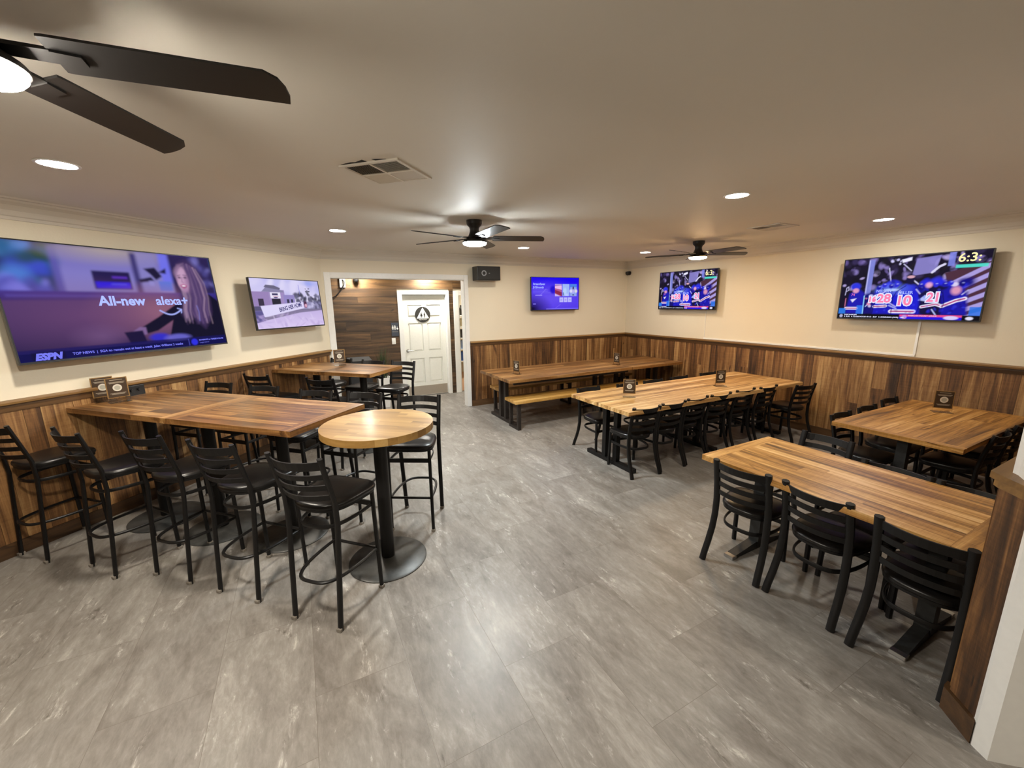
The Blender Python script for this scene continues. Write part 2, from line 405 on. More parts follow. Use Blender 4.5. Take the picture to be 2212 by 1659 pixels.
# ------------------------------------------------------------------ hall behind the opening
HY, HZ = 8.11, 2.46
DX0, DX1, DZ = 1.815, 2.705, 2.06
EX0, EX1 = 2.975, 3.80
b = MB()
for x0, x1, z0, z1 in ((-1.2, DX0, 0, HZ), (DX0, DX1, DZ, HZ), (DX1, EX0, 0, HZ), (EX0, EX1, DZ - .02, HZ), (EX1, 4.6, 0, HZ)): b.box((x0, HY, z0), (x1, HY + .1, z1))
wh = struct(b.build('wall_hall', MAT['wall']))
b = MB(); z = 0; hs = [.16, .2, .19, .2, .205, .125, .21, .19, .20, .195, .18, .17, .2]; rn = [.3, .45, .2, .35, .3, .5, .35, .25, .2, .3, .35, .45, .95]
zs = [0, .19, .38, .57, .76, .97, 1.15, 1.38, 1.56, 1.72, 1.88, 2.02, 2.17, HZ]
for i in range(len(zs) - 1):
    z0, z1 = zs[i], zs[i + 1]; r0 = rn[i]
    for xa, xb in ((-1.2, DX0 - .085), (DX1 + .065, EX0 - .115), (EX1 + .1, 4.6)):
        if z0 >= 2.16: continue
        cuts = [xa]
        if xb - xa > 1: cuts.append(random.uniform(xa + .5, xb - .5))
        cuts.append(xb)
        for k in range(len(cuts) - 1): b.box((cuts[k], HY - .02, z0 + .001), (cuts[k + 1] - .001, HY, z1 - .001), along=0, rnd=r0 + random.uniform(-.1, .1))
for xa, xb in ((-1.2, .9), (.9, 2.86), (2.861, 4.6)): b.box((xa, HY - .022, 2.17), (xb - .001, HY, HZ), along=0, rnd=random.uniform(.75, .95))  # top course toned lighter: the hall lamps' glow is put into its colour
b.build('wood_cladding', MAT['hall'], wh)
b = MB(); b.box((-1.2, 6.981, HZ), (4.6, HY + .1, HZ + .08)); struct(b.build('ceiling', MAT['ceil']))
b = MB(); b.box((-1.3, 6.98, 0), (-1.2, HY + .1, HZ + .08)); b.box((4.6, 6.98, 0), (4.7, HY + .1, HZ + .08)); struct(b.build('wall_hall_ends', MAT['wall']))
# restroom door
b = MB()
for x0, x1 in ((DX0 - .085, DX0 - .0), (DX1 + .0, DX1 + .065)): b.box((x0, HY - .03, 0), (x1, HY, DZ + .07), bev=.004)
b.box((DX0 + .0005, HY - .03, DZ), (DX1 - .0005, HY, DZ + .07), bev=.004)
for x0, x1 in ((DX0, DX0 + .012), (DX1 - .012, DX1)): b.box((x0, HY + .001, 0), (x1, HY + .1, DZ - .001))
b.box((DX0 + .012, HY + .001, DZ - .012), (DX1 - .012, HY + .1, DZ - .001))
struct(b.build('trim_5', MAT['white']))
b = MB(); dw = DX1 - DX0 - .03; dx = DX0 + .015; dy = HY + .045
pan = [(.10, .42, .28, .79), (.52, .84, .28, .79), (.10, .42, .93, 1.50), (.52, .84, .93, 1.50), (.10, .42, 1.62, 1.86), (.52, .84, 1.62, 1.86)]
k = dw / .94
pan = [(dx + a * k, dx + c * k, z0, z1) for a, c, z0, z1 in pan]
def cells(b):
    xs = sorted({dx, dx + dw} | {p[0] for p in pan} | {p[1] for p in pan}); zz = sorted({.012, DZ - .016} | {p[2] for p in pan} | {p[3] for p in pan})
    for i in range(len(xs) - 1):
        for j in range(len(zz) - 1):
            cx_, cz_ = (xs[i] + xs[i + 1]) / 2, (zz[j] + zz[j + 1]) / 2
            if any(p[0] < cx_ < p[1] and p[2] < cz_ < p[3] for p in pan): continue
            b.box((xs[i], dy, zz[j]), (xs[i + 1], dy + .04, zz[j + 1]))
cells(b); b.box((dx, dy + .018, .012), (dx + dw, dy + .04, DZ - .016))
bmesh.ops.remove_doubles(b.bm, verts=b.bm.verts, dist=1e-5)
door = struct(b.build('door_1', MAT['doorw']))
for x0, x1, z0, z1 in pan:
    b = MB(); m_ = .035
    A = [(x0 + .012, dy + .017, z0 + .012), (x1 - .012, dy + .017, z0 + .012), (x1 - .012, dy + .017, z1 - .012), (x0 + .012, dy + .017, z1 - .012)]
    B = [(x0 + m_, dy + .004, z0 + m_), (x1 - m_, dy + .004, z0 + m_), (x1 - m_, dy + .004, z1 - m_), (x0 + m_, dy + .004, z1 - m_)]
    b.loft([A, B]); b.build('door_panel', MAT['doorw'], door)
b = MB(); b.box((dx + .03, dy - .004, .02), (dx + dw - .01, dy, .215)); b.build('kick_plate', MAT['kick'], door)
b = MB(); hx, hz = dx + .055, .955
b.tube([(hx, dy, hz), (hx, dy - .012, hz)], .033, 20); b.tube([(hx, dy - .01, hz), (hx, dy - .055, hz)], .012, 12)
b.tube([(hx - .005, dy - .052, hz), (hx + .06, dy - .055, hz), (hx + .115, dy - .045, hz - .003)], .009, 10); b.build('lever_handle', MAT['steel'], door, True)
# round restroom sign on the door
sg = thing('restroom_door_sign', 'round black restroom sign with a white triangle on the white door', 'sign', (2.225, dy - .003, 1.665))
b = MB(); b.tube([(0, 0, 0), (0, -.006, 0)], .155, 40); b.build('disc', MAT['signb'], sg)
b = MB(); b.prism([(-.125, 0), (.125, 0), (0, .215)], 0, .003); o = b.build('triangle', MAT['signw'], sg); o.rotation_euler = (PI / 2, 0, 0); o.location = (0, -.007, -.075)
def figure(b, x, z, h, skirt, y=0.):
    b.tube([(x, y, z + h * .92), (x, y - .002, z + h * .92)], h * .095, 12)
    wdt = h * (.17 if skirt else .13)
    def quad(p):
        vs = [b.bm.verts.new((x + px * h, y, z + pz * h)) for px, pz in p]; w2 = [b.bm.verts.new((x + px * h, y - .002, z + pz * h)) for px, pz in p]
        b.bm.faces.new(vs); b.bm.faces.new(w2[::-1]); n = len(vs)
        for k in range(n): b.bm.faces.new((vs[k], w2[k], w2[(k + 1) % n], vs[(k + 1) % n]))
    if skirt: quad([(-.10, .80), (.10, .80), (.23, .32), (-.23, .32)])
    else: quad([(-.15, .80), (.15, .80), (.13, .40), (-.13, .40)])
    quad([(-.11, .42), (-.02, .42), (-.02, 0), (-.10, 0)]); quad([(.02, .42), (.11, .42), (.10, 0), (.02, 0)])
b = MB(); figure(b, -.030, -.062, .105, True, -.0105); figure(b, .034, -.062, .105, False, -.0105); b.build('pictogram', MAT['signb'], sg)
text('lettering', 'RESTROOM', .030, MAT['signw'], sg, (0, -.0075, -.106), 'CENTER')
# wall plate sign and switch
sg = thing('restroom_wall_sign', 'charcoal restroom plate with white figures left of the white door', 'sign', (1.648, HY - .021, 1.395))
b = MB(); b.box((-.068, -.005, -.13), (.068, 0, .13), bev=.004); b.build('plate', MAT['sign'], sg)
b = MB(); figure(b, -.043, -.005, .085, True, -.0055); figure(b, .0, -.005, .085, False, -.0055); b.tube([(.045, -.0055, .015), (.045, -.0075, .015)], .018, 14); b.tube([(.043, -.0055, .045), (.043, -.0075, .045)], .008, 10)
b.box((-.0225, -.0075, -.005), (-.0205, -.0055, .08)); b.build('pictogram', MAT['signw'], sg)
text('lettering', 'RESTROOM', .022, MAT['seal2'], sg, (0, -.0065, -.05), 'CENTER')
sw = thing('light_switch', 'white light switch on the wood boards under the charcoal plate', 'switch', (1.61, HY - .021, 1.172))
b = MB(); b.box((-.036, -.006, -.06), (.036, 0, .06), bev=.003); b.build('plate', MAT['whitep'], sw)
b = MB(); b.box((-.012, -.012, -.022), (.012, -.006, .022), bev=.002); b.build('toggle', MAT['whitep'], sw)
# outlet box with a cable, and the dome camera
ob = thing('cable_box', 'white outlet box with a black cable high in the hallway', 'outlet', (.77, HY - .022, 2.265))
b = MB(); b.box((-.048, -.03, -.08), (.048, 0, .08), bev=.005); b.build('box', MAT['whitep'], ob)
b = MB(); b.tube([(.0, -.03, .06), (.03, -.05, .02), (.02, -.05, -.04), (-.04, -.04, -.14), (-.13, -.03, -.23), (-.24, -.02, -.285), (-.36, -.015, -.30)], .009, 8); b.build('cable', MAT['plastic'], ob, True)
dc = thing('security_camera', 'small black dome camera high on the hallway boards', 'security camera', (1.0, HY - .022, 2.34))
b = MB(); b.tube([(0, 0, 0), (0, -.03, 0)], .045, 20); b.build('mount', MAT['plastic'], dc)
b = MB(); b.lathe([(.004, -.075), (.025, -.068), (.043, -.045), (.05, -.015), (.05, .02), (.03, .04)], (0, -.06, 0), 20); b.build('dome', MAT['plastic'], dc, True)
# second doorway and the stock room behind it
b = MB(); b.box((EX0 - .115, HY - .03, 0), (EX0 - .0, HY, DZ + .07), bev=.004); b.box((EX0 + .0005, HY - .03, DZ - .02), (EX1 - .0005, HY, DZ + .07), bev=.004); b.box((EX1, HY - .03, 0), (EX1 + .1, HY, DZ + .07), bev=.004)
b.box((EX0, HY + .001, 0), (EX0 + .02, HY + .1, DZ - .021)); struct(b.build('trim_6', MAT['white']))
b = MB(); b.box((2.9, HY + .1, 0), (2.95, 10.6, HZ)); b.box((5.6, HY + .1, 0), (5.7, 10.6, HZ)); b.box((2.9, 10.5, 0), (5.7, 10.6, HZ)); struct(b.build('wall_stockroom', MAT['wall']))
b = MB(); b.box((2.9, HY + .1, HZ), (5.7, 10.6, HZ + .08)); struct(b.build('ceiling', MAT['ceil']))
b = MB(); b.box((2.951, HY + .1, 0), (5.6, 10.5, .004)); struct(b.build('floor', MAT['tile']))
sh = thing('stock_shelf', 'shelving rack seen through the narrow doorway right of the white door', 'shelf', (3.95, 9.75, .004))
for z in (.42, .72, 1.0, 1.28, 1.56): 
    b = MB(); b.box((-.45, -.2, z), (.45, .2, z + .025)); b.build('shelf_board', MAT['whitep'], sh)
for sx_ in (-.45, .44):
    for sy_ in (-.2, .17):
        b = MB(); b.box((sx_, sy_, 0), (sx_ + .02, sy_ + .03, 1.95)); b.build('post', MAT['steel'], sh)
stock = [('carton', 'blue', '#3c62b0', .445, .22), ('carton', 'pale blue', '#8fa6cf', .745, .2), ('carton', 'black', '#23211f', 1.025, .2), ('jar', 'cream', '#c9bd9c', 1.305, .2), ('bottle', 'dark', '#2c2820', 1.585, .24)]
for nm, cn, hx_, z, h in stock:
    m_ = plain('stock_' + cn.replace(' ', '_'), lin(hx_), .5)
    for k in range(3):
        b = MB()
        if nm == 'carton': b.box((-.075, -.1, 0), (.075, .1, h), bev=.004)
        elif nm == 'jar': b.lathe([(.05, 0), (.06, .01), (.06, h * .75), (.045, h * .85), (.045, h)], seg=16)
        else: b.lathe([(.045, 0), (.05, .01), (.05, h * .6), (.018, h * .8), (.016, h)], seg=16)
        o = b.build(nm, m_, loc=(3.62 + k * .22, 9.7, .004 + z))
        tag(o, '%s %s standing on the stock room rack beyond the hallway' % (cn, nm), nm, 'stock on the rack beyond the hallway')
o = MB(); o.lathe([(.055, 0), (.06, .01), (.06, .26), (.03, .32), (.03, .36)], seg=18); o = o.build('bottle', plain('stock_yellow', lin('#9c9436'), .45), loc=(3.62, 9.4, 1.62))
bpy.data.objects.remove(o)

# ------------------------------------------------------------------ lamps
def lens_mat(kind):
    s, c = FAN_L[kind]; return emit('fan_lens_' + kind, c, s)
def recessed(x, y, z, label, strength=1., group='recessed ceiling lights', col=None):
    t = thing('recessed_light', label, 'ceiling light', (x, y, z), 0, group)
    b = MB(); b.lathe([(.082, 0), (.098, -.001), (.096, -.005), (.084, -.006), (.080, -.004)], seg=36, cap=False)
    b.build('trim_ring', MAT['whitep'], t, True)
    b = MB(); b.lathe([(.080, -.0012), (.080, -.0036)], seg=36); b.build('lens', REC_M if strength == 1 else emit('recessed_lens_bright', col or REC_L[1], REC_L[0] * strength), t)
    return t
REC_M = emit('recessed_lens', REC_L[1], REC_L[0])
recessed(-1.13, 3.43, ZC, 'round recessed light above the big television on the left', 2.3)
recessed(.489, 5.128, ZC, 'round recessed light left of the middle ceiling fan', 1.6)
recessed(3.139, 5.615, ZC, 'round recessed light under the right blade of the middle fan')
recessed(3.162, 2.209, ZC, 'round recessed light, largest and nearest on the right side')
recessed(5.546, 2.186, ZC, 'round recessed light above the right-hand hockey television')
recessed(5.37, 5.349, ZC, 'round recessed light at the left blade of the far right fan')
for x, y, k in ((1.0, -2.4, 1.3), (3.2, -1.7, 3.0)): recessed(x, y, ZC, 'unseen recessed light added behind the viewpoint to brighten the near end', k)  # unseen lamps, added to brighten the white wall end and near floor
recessed(1.0, 7.86, HZ, 'small recessed light in the hallway above the dome camera', 1.5, col=(1, .95, .86))
recessed(2.32, 7.86, HZ, 'small recessed light in the hallway above the white door', 2.0, col=(1, .95, .86))
recessed(4.1, 9.2, HZ, 'recessed light inside the stock room', 1.8, col=(1, .95, .86))

def fan(x, y, ang, kind, label):
    t = thing('ceiling_fan', label, 'ceiling fan', (x, y, ZC), math.radians(ang), 'five-bladed ceiling fans')
    b = MB(); b.lathe([(.078, 0), (.078, -.03), (.072, -.045), (.052, -.065), (.046, -.085), (.048, -.11), (.058, -.14), (.078, -.165), (.095, -.18), (.118, -.196), (.123, -.203), (.123, -.213), (.117, -.215), (.04, -.212)], seg=36); b.build('motor_housing', MAT['fan'], t, True)
    b = MB(); b.lathe([(.09, -.2135), (.1165, -.2155), (.1165, -.224), (.108, -.234), (.08, -.2415), (.04, -.244), (.005, -.2445)], seg=36); b.build('light_lens', lens_mat(kind), t, True)
    for k in range(5):
        a = 2 * PI * k / 5; ro = Matrix.Rotation(a, 3, 'Z'); pit = Matrix.Rotation(math.radians(-12), 3, 'X')
        def T(px, py, pz): return ro @ (Vector((px, 0, -.17)) + pit @ Vector((0, py, pz)))
        b = MB(); out = [(.185, -.062), (.20, -.064), (.665, -.064), (.698, -.042), (.714, -.008), (.720, .028), (.716, .060), (.20, .060), (.185, .058)]
        b.loft([[T(px, py, -.0035) for px, py in out], [T(px, py, .0035) for px, py in out]]); bl = b.build('blade', MAT['fan'], t)
        b = MB(); b.loft([[T(*p) for p in ((.07, -.02, -.004), (.19, -.024, -.006), (.19, .024, -.006), (.07, .02, -.004))], [T(*p) for p in ((.07, -.02, .008), (.19, -.024, .002), (.19, .024, .002), (.07, .02, .008))]])
        b.loft([[T(*p) for p in ((.19, -.024, -.010), (.25, -.018, -.010), (.25, .018, -.010), (.19, .024, -.010))], [T(*p) for p in ((.19, -.024, -.0036), (.25, -.018, -.0036), (.25, .018, -.0036), (.19, .024, -.0036))]])
        b.build('blade_arm', MAT['fan'], t)
    return t
fan(-.67, 1.606, -7, 'neutral', 'dark ceiling fan cut off at the top left corner, nearest to the camera')
fan(1.66, 3.98, 52, 'cool', 'dark ceiling fan with a cool white lamp in the middle of the room')
fan(5.087, 4.066, 48, 'warm', 'dark ceiling fan with a warm orange lamp at the far right')

# ------------------------------------------------------------------ vents
def vent(x, y, rot, size, label, torn):
    t = thing('ceiling_vent', label, 'vent', (x, y, ZC), rot, 'ceiling air vents'); h = size / 2
    b = MB(); bw = .022
    for lo, hi in (((-h, -h), (h, -h + bw)), ((-h, h - bw), (h, h)), ((-h, -h + bw), (-h + bw, h - bw)), ((h - bw, -h + bw), (h, h - bw)), ((-.007, -h + bw), (.007, h - bw)), ((-h + bw, -.007), (-.007, .007)), ((.007, -.007), (h - bw, .007))):
        b.box((*lo, -.010), (*hi, 0))
    b.build('frame', MAT['ventw'], t)
    b = MB(); b.box((-h + bw, -h + bw, -.0015), (h - bw, h - bw, 0)); b.build('backing', MAT['ventd'], t)
    q = h - bw - .007; n = 13
    for (ix, iy, dirx, tl) in ((0, 1, True, 1), (0, 0, False, 1), (1, 0, True, -1), (1, 1, False, -1)):
        b = MB(); x0 = -h + bw if ix == 0 else .007; y0 = -h + bw if iy == 0 else .007
        for i in range(n):
            c = (i + .5) * q / n; e = q / n * .55
            if dirx: pts = [(x0, y0 + c - e * tl, -.009), (x0 + q, y0 + c - e * tl, -.009), (x0 + q, y0 + c + e * tl, -.002), (x0, y0 + c + e * tl, -.002)]
            else: pts = [(x0 + c - e * tl, y0, -.009), (x0 + c - e * tl, y0 + q, -.009), (x0 + c + e * tl, y0 + q, -.002), (x0 + c + e * tl, y0, -.002)]
            up = [(px, py, pz + .001) for px, py, pz in pts]; b.loft([pts, up])
        b.build('louvre', MAT['ventw'], t)
    if torn:
        b = MB()
        b.prism([(-h - .035, h - .19), (-h - .004, h - .2), (-h - .004, h - .02), (-h - .012, h - .05), (-h - .02, h - .1), (-h - .014, h - .13)], -.002, 0)
        b.prism([(-h - .028, h - .25), (-h - .004, h - .26), (-h - .004, h - .33), (-h - .014, h - .3)], -.002, 0)
        b.build('ceiling_gap', MAT['ventd'], t)
    return t
vent(.585, 2.775, PI / 4, .40, 'square four-way ceiling vent nearest the camera, with a torn ceiling edge', True)
vent(4.88, 2.935, 0, .37, 'small square ceiling vent near the far right fan', False)

# ------------------------------------------------------------------ seats
def outline(wf, wb, y0, y1, s=1., n=36, ex=4.5):
    P = []; yc, hy = (y0 + y1) / 2, (y1 - y0) / 2
    for k in range(n):
        a = 2 * PI * k / n; c, q = math.cos(a), math.sin(a)
        e = ex if q > 0 else 2.8
        u = math.copysign(abs(c) ** (2 / e), c); v = math.copysign(abs(q) ** (2 / e), q)
        y = yc + v * hy * s; wdt = (wb + (wf - wb) * ((v + 1) / 2)) / 2
        P.append((u * wdt * s, y))
    return P
def seat(par, z, wf, wb, y0, y1):
    b = MB(); rings = []
    for s_, dz in ((.95, -.048), (.97, -.046), (.97, -.03)): rings.append([(x, y, z + dz) for x, y in outline(wf, wb, y0, y1, s_)])
    b.loft(rings); b.build('seat_pan', MAT['black'], par, True)
    b = MB(); rings = []
    for s_, dz in ((.97, -.03), (1.0, -.024), (1.005, -.012), (.985, -.002), (.92, .006), (.75, .012), (.4, .015)): rings.append([(x, y, z + dz) for x, y in outline(wf, wb, y0, y1, s_)])
    b.loft(rings); b.build('seat', MAT['vinyl'], par, True)
def slat(par, z, h, hw, ypost, bow, th=.009):
    b = MB(); n = 10; rows = []
    for i in range(n + 1):
        u = -1 + 2 * i / n; x = u * hw; dy = -bow * (1 - u * u)
        rows.append([(x, ypost(z - h / 2) + dy - th / 2, z - h / 2), (x, ypost(z - h / 2) + dy + th / 2, z - h / 2), (x, ypost(z + h / 2) + dy + th / 2, z + h / 2), (x, ypost(z + h / 2) + dy - th / 2, z + h / 2)])
    b.loft(rows); b.build('slat', MAT['black'], par)
def hoop(par, name, z, hw, yf, yb, r=None, flat=None):
    b = MB(); P = []
    for i in range(25):
        a = PI * i / 24; c, q = math.cos(a), math.sin(a)
        P.append((hw * math.copysign(abs(c) ** .6, c), yf - (yf - yb) * abs(q) ** .75, z))
    b.tube(P, r or .01, 8, flat=flat); b.build(name, MAT['black'], par, True)
def interp(tab):
    def f(z):
        for (z0, y0), (z1, y1) in zip(tab, tab[1:]):
            if z <= z1: return y0 + (y1 - y0) * (z - z0) / (z1 - z0)
        return tab[-1][1]
    return f
def bar_stool(label):
    t = thing('bar_stool', label, 'bar stool', group='black ladder-back bar stools')
    yp = interp([(0, 0), (.66, .052), (.80, .045), (1.09, -.03)])
    for sx_ in (-1, 1):
        b = MB(); b.tube([(sx_ * (.168 + .012 * min(z / .8, 1)), yp(z), z) for z in (.0, .25, .5, .66, .74, .80, .95, 1.09)], .015, 8, flat=(.0125, .0185)); lg = b.build('leg', MAT['black'], t, True)
        b = MB(); b.box((sx_ * .168 - .0165, -.0195, 0), (sx_ * .168 + .0165, .0195, .022), bev=.003); b.build('leg_cap', MAT['foot'], lg)
        b = MB(); b.tube([(sx_ * .178, .392, 0), (sx_ * .172, .378, .72)], .014, 8); lg = b.build('leg', MAT['black'], t, True)
        b = MB(); b.box((sx_ * .178 - .016, .376, 0), (sx_ * .178 + .016, .408, .022), bev=.003); b.build('leg_cap', MAT['foot'], lg)
    seat(t, .765, .43, .35, .03, .435)
    for z, h in ((1.045, .052), (.974, .033), (.905, .033), (.838, .033)): slat(t, z, h, .172, yp, .058)
    hoop(t, 'footrest_ring', .30, .172, .385, -.012, .0105)
    b = MB(); b.tube([(-.172, .387, .30), (.172, .387, .30)], .010, 8); b.build('stretcher', MAT['black'], t, True)
    hoop(t, 'seat_brace', .625, .168, .378, .045, flat=(.006, .013))
    b = MB(); b.box((-.168, .374, .61), (.168, .384, .645)); b.build('front_rail', MAT['black'], t)
    return t
def dining_chair(label):
    t = thing('dining_chair', label, 'chair', group='black ladder-back dining chairs')
    yp = interp([(0, -.02), (.06, .0), (.14, .034), (.24, .066), (.34, .082), (.46, .084), (.60, .066), (.785, .022)])
    xp = interp([(0, .188), (.3, .176), (.785, .170)])
    for sx_ in (-1, 1):
        b = MB(); b.tube([(sx_ * xp(z), yp(z), z) for z in (.0, .06, .14, .24, .34, .46, .60, .70, .785)], .016, 8, flat=(.017, .0225)); b.build('leg', MAT['black'], t, True)
        b = MB(); b.tube([(sx_ * .178, .432, 0), (sx_ * .172, .42, .41)], .0165, 8); b.build('leg', MAT['black'], t, True)
    seat(t, .452, .42, .34, .07, .46)
    for z, h in ((.744, .052), (.672, .037), (.602, .037), (.532, .035)): slat(t, z, h, .166, yp, .045)
    hoop(t, 'seat_brace', .295, .168, .42, .075, flat=(.007, .015))
    b = MB(); b.box((-.168, .416, .285), (.168, .427, .315)); b.build('front_rail', MAT['black'], t)
    return t
def place(proto, first, x, y, deg, label, group):
    rz = math.radians(deg - 90)
    if first: proto.location = (x, y, 0); proto.rotation_euler.z = rz; proto['label'] = label; proto['group'] = group
    else: dup(proto, (x, y, 0), rz, label, group)
STOOLS = [
    (-.083, 2.428, 45, 'black bar stool nearest the camera, seen from behind left of the round table'),
    (-.534, 2.936, 45, 'second black bar stool from the round table in the near row'),
    (-.970, 3.372, 45, 'third black bar stool from the round table in the near row'),
    (-1.443, 3.713, 38, 'black bar stool turned a little, next to the one at the left wall'),
    (-1.99, 4.19, 45, 'black bar stool in the dark corner against the left wainscot'),
    (.878, 3.515, 240, 'black bar stool facing the camera, right behind the light round table'),
    (.46, 3.90, 225, 'bar stool behind the high table, its seat just left of the round table pole'),
    (.06, 4.24, 225, 'second bar stool from the round table along the far side of the high tables'),
    (-.40, 4.76, 225, 'third bar stool from the round table along the far side, before the left wainscot'),
    (-.85, 5.24, 225, 'farthest bar stool along the far side of the near high tables, at the left wall'),
    (-.50, 5.64, 45, 'bar stool on the near side of the far high tables, beside the left wainscot'),
    (.16, 4.96, 45, 'bar stool on the near side of the far high tables, toward the room'),
    (.50, 6.60, 225, 'bar stool behind the far high tables, its lit seat near the left opening post'),
    (.89, 6.13, 225, 'bar stool behind the far high tables, its dark seat by the pedestal'),
    (1.25, 5.80, 225, 'bar stool at the right end of the far high tables, before the white door'),
]
proto = bar_stool('x')
for i, (x, y, a, l) in enumerate(STOOLS): place(proto, i == 0, x, y, a, l, 'black bar stools around the high tables')
CH = [
    (2.54, 1.57, 8, 'black dining chair at the front table whose vinyl seat catches the light', 'chairs around the front table'),
    (2.577, 1.137, 0, 'black dining chair in the middle of the near side of the front table', 'chairs around the front table'),
    (2.555, .66, 0, 'black dining chair nearest the camera, beside the wooden wall end', 'chairs around the front table'),
    (3.80, 1.63, 180, 'black dining chair pulled out behind the far left corner of the front table', 'chairs around the front table'),
    (3.47, 1.07, 180, 'black dining chair tucked in behind the middle of the front table', 'chairs around the front table'),
    (3.46, .68, 180, 'black dining chair behind the front table, partly hidden by the wooden wall end', 'chairs around the front table'),
]
for i, (x, y) in enumerate(((3.21, 3.03), (3.62, 3.03), (4.04, 3.05), (4.44, 3.04), (4.93, 3.05), (5.36, 3.02), (5.88, 2.84))):
    CH.append((x, y, (84, 88, 92, 90, 90, 90, 82)[i], ('black dining chair at the left end of the near side of the long table', 'second dining chair from the left on the near side of the long table', 'third dining chair from the left on the near side of the long table', 'fourth dining chair from the left on the near side of the long table', 'fifth dining chair from the left on the near side of the long table', 'sixth dining chair from the left on the near side of the long table', 'black dining chair pulled back at the right end of the long table, by the wainscot')[i], 'chairs around the long table'))
for i, (x, y) in enumerate(((3.31, 4.21), (3.93, 4.15), (4.42, 4.15), (4.95, 4.15), (5.60, 4.15))):
    CH.append((x, y, 270, ('black dining chair behind the left end of the long table, grey seat showing', 'dining chair behind the long table, hidden by the left table sign', 'dining chair behind the long table, just right of the left table sign', 'dining chair behind the middle of the long table', 'dining chair behind the long table, hidden by the right table sign')[i], 'chairs around the long table'))
for i, (x, y) in enumerate(((4.68, 1.96), (5.21, 1.96), (5.82, 2.0))):
    CH.append((x, y, 270, ('dining chair behind the left corner of the square table', 'dining chair behind the middle of the square table', 'dining chair behind the square table, farthest right by the wainscot')[i], 'chairs around the square table'))
for i, (x, y) in enumerate(((5.10, .95), (5.66, .95))):
    CH.append((x, y, 90, ('dark dining chair on the near side of the square table, left one', 'dark dining chair on the near side of the square table, at the right edge')[i], 'chairs around the square table'))
proto = dining_chair('x')
for i, (x, y, a, l, g) in enumerate(CH): place(proto, i == 0, x, y, a, l, g)

# ------------------------------------------------------------------ tables
def board_top(par, mat, lx, ly, z, th, bw, ends=True, ew=.09, name='tabletop', joints=.35):
    """planks along x, width along y, breadboard ends along y"""
    b = MB(); x0, x1 = -lx / 2, lx / 2
    if ends: x0 += ew; x1 -= ew
    y = -ly / 2
    while y < ly / 2 - .005:
        wd = random.uniform(*bw)
        if ly / 2 - (y + wd) < bw[0] * .7: wd = ly / 2 - y
        cuts = [x0]
        if random.random() < joints: cuts.append(random.uniform(x0 + .2 * lx, x1 - .2 * lx))
        cuts.append(x1)
        for k in range(len(cuts) - 1): b.box((cuts[k] + .0004, y + .0006, z - th), (cuts[k + 1] - .0004, y + wd - .0006, z), along=0, rnd=random.random())
        y += wd
    if ends:
        for a, c in ((-lx / 2, x0), (x1, lx / 2)): b.box((a, -ly / 2, z - th), (c, ly / 2, z), along=1, rnd=random.uniform(.35, .75))
    return b.build(name, mat, par)
def pedestal(par, x, y, h, r=.28, pr=.045):
    b = MB(); b.tube([(x, y, .012), (x, y, h - .02)], pr, 24); b.build('pole', MAT['black'], par, True)
    b = MB(); b.lathe([(r, 0), (r, .006), (r - .012, .013), (.09, .016), (.05, .03)], (x, y, 0), 48); b.build('base_plate', MAT['disc'], par, True)
    b = MB(); b.box((x - .22, y - .03, h - .025), (x + .22, y + .03, h)); b.box((x - .03, y - .22, h - .0249), (x + .03, y + .22, h - .0001)); b.build('top_plate', MAT['blackm'], par)
def high_table(cx_, cy_, lx, ly, label, group, peds):
    t = thing('high_table', label, 'table', (cx_, cy_, 0), -PI / 4, group)
    board_top(t, MAT['bar'], lx, ly, 1.07, .042, (.07, .12))
    ro = Matrix.Rotation(PI / 4, 2)
    for px, py in peds:
        v = ro @ Vector((px - cx_, py - cy_)); pedestal(t, v.x, v.y, 1.027)
    return t
A2 = Vector((.7071, -.7071))
high_table(-.2704, 3.6604, 1.182, .775, 'high reclaimed wood table next to the round table', 'high wooden tables', [(-.22, 3.62)])
high_table(-.2704 - 1.184 * .7071, 3.6604 + 1.184 * .7071, 1.182, .775, 'high reclaimed wood table against the left wall under the big television', 'high wooden tables', [(-1.25, 4.50), (-.76, 4.02)])
high_table(.407 + .376 * .7071, 5.783 - .376 * .7071, .748, .70, 'far high wooden table, its corner toward the white door', 'far high wooden tables', [(.407 + .376 * .7071, 5.783 - .376 * .7071)])
high_table(.407 - .376 * .7071, 5.783 + .376 * .7071, .748, .70, 'far high wooden table against the left wainscot beside the opening', 'far high wooden tables', [(.407 - .376 * .7071, 5.783 + .376 * .7071)])
# round table
t = thing('round_table', 'round light wood high table on a black pole with a disc base', 'table', (.424, 2.885, 0))
b = MB(); R = .383
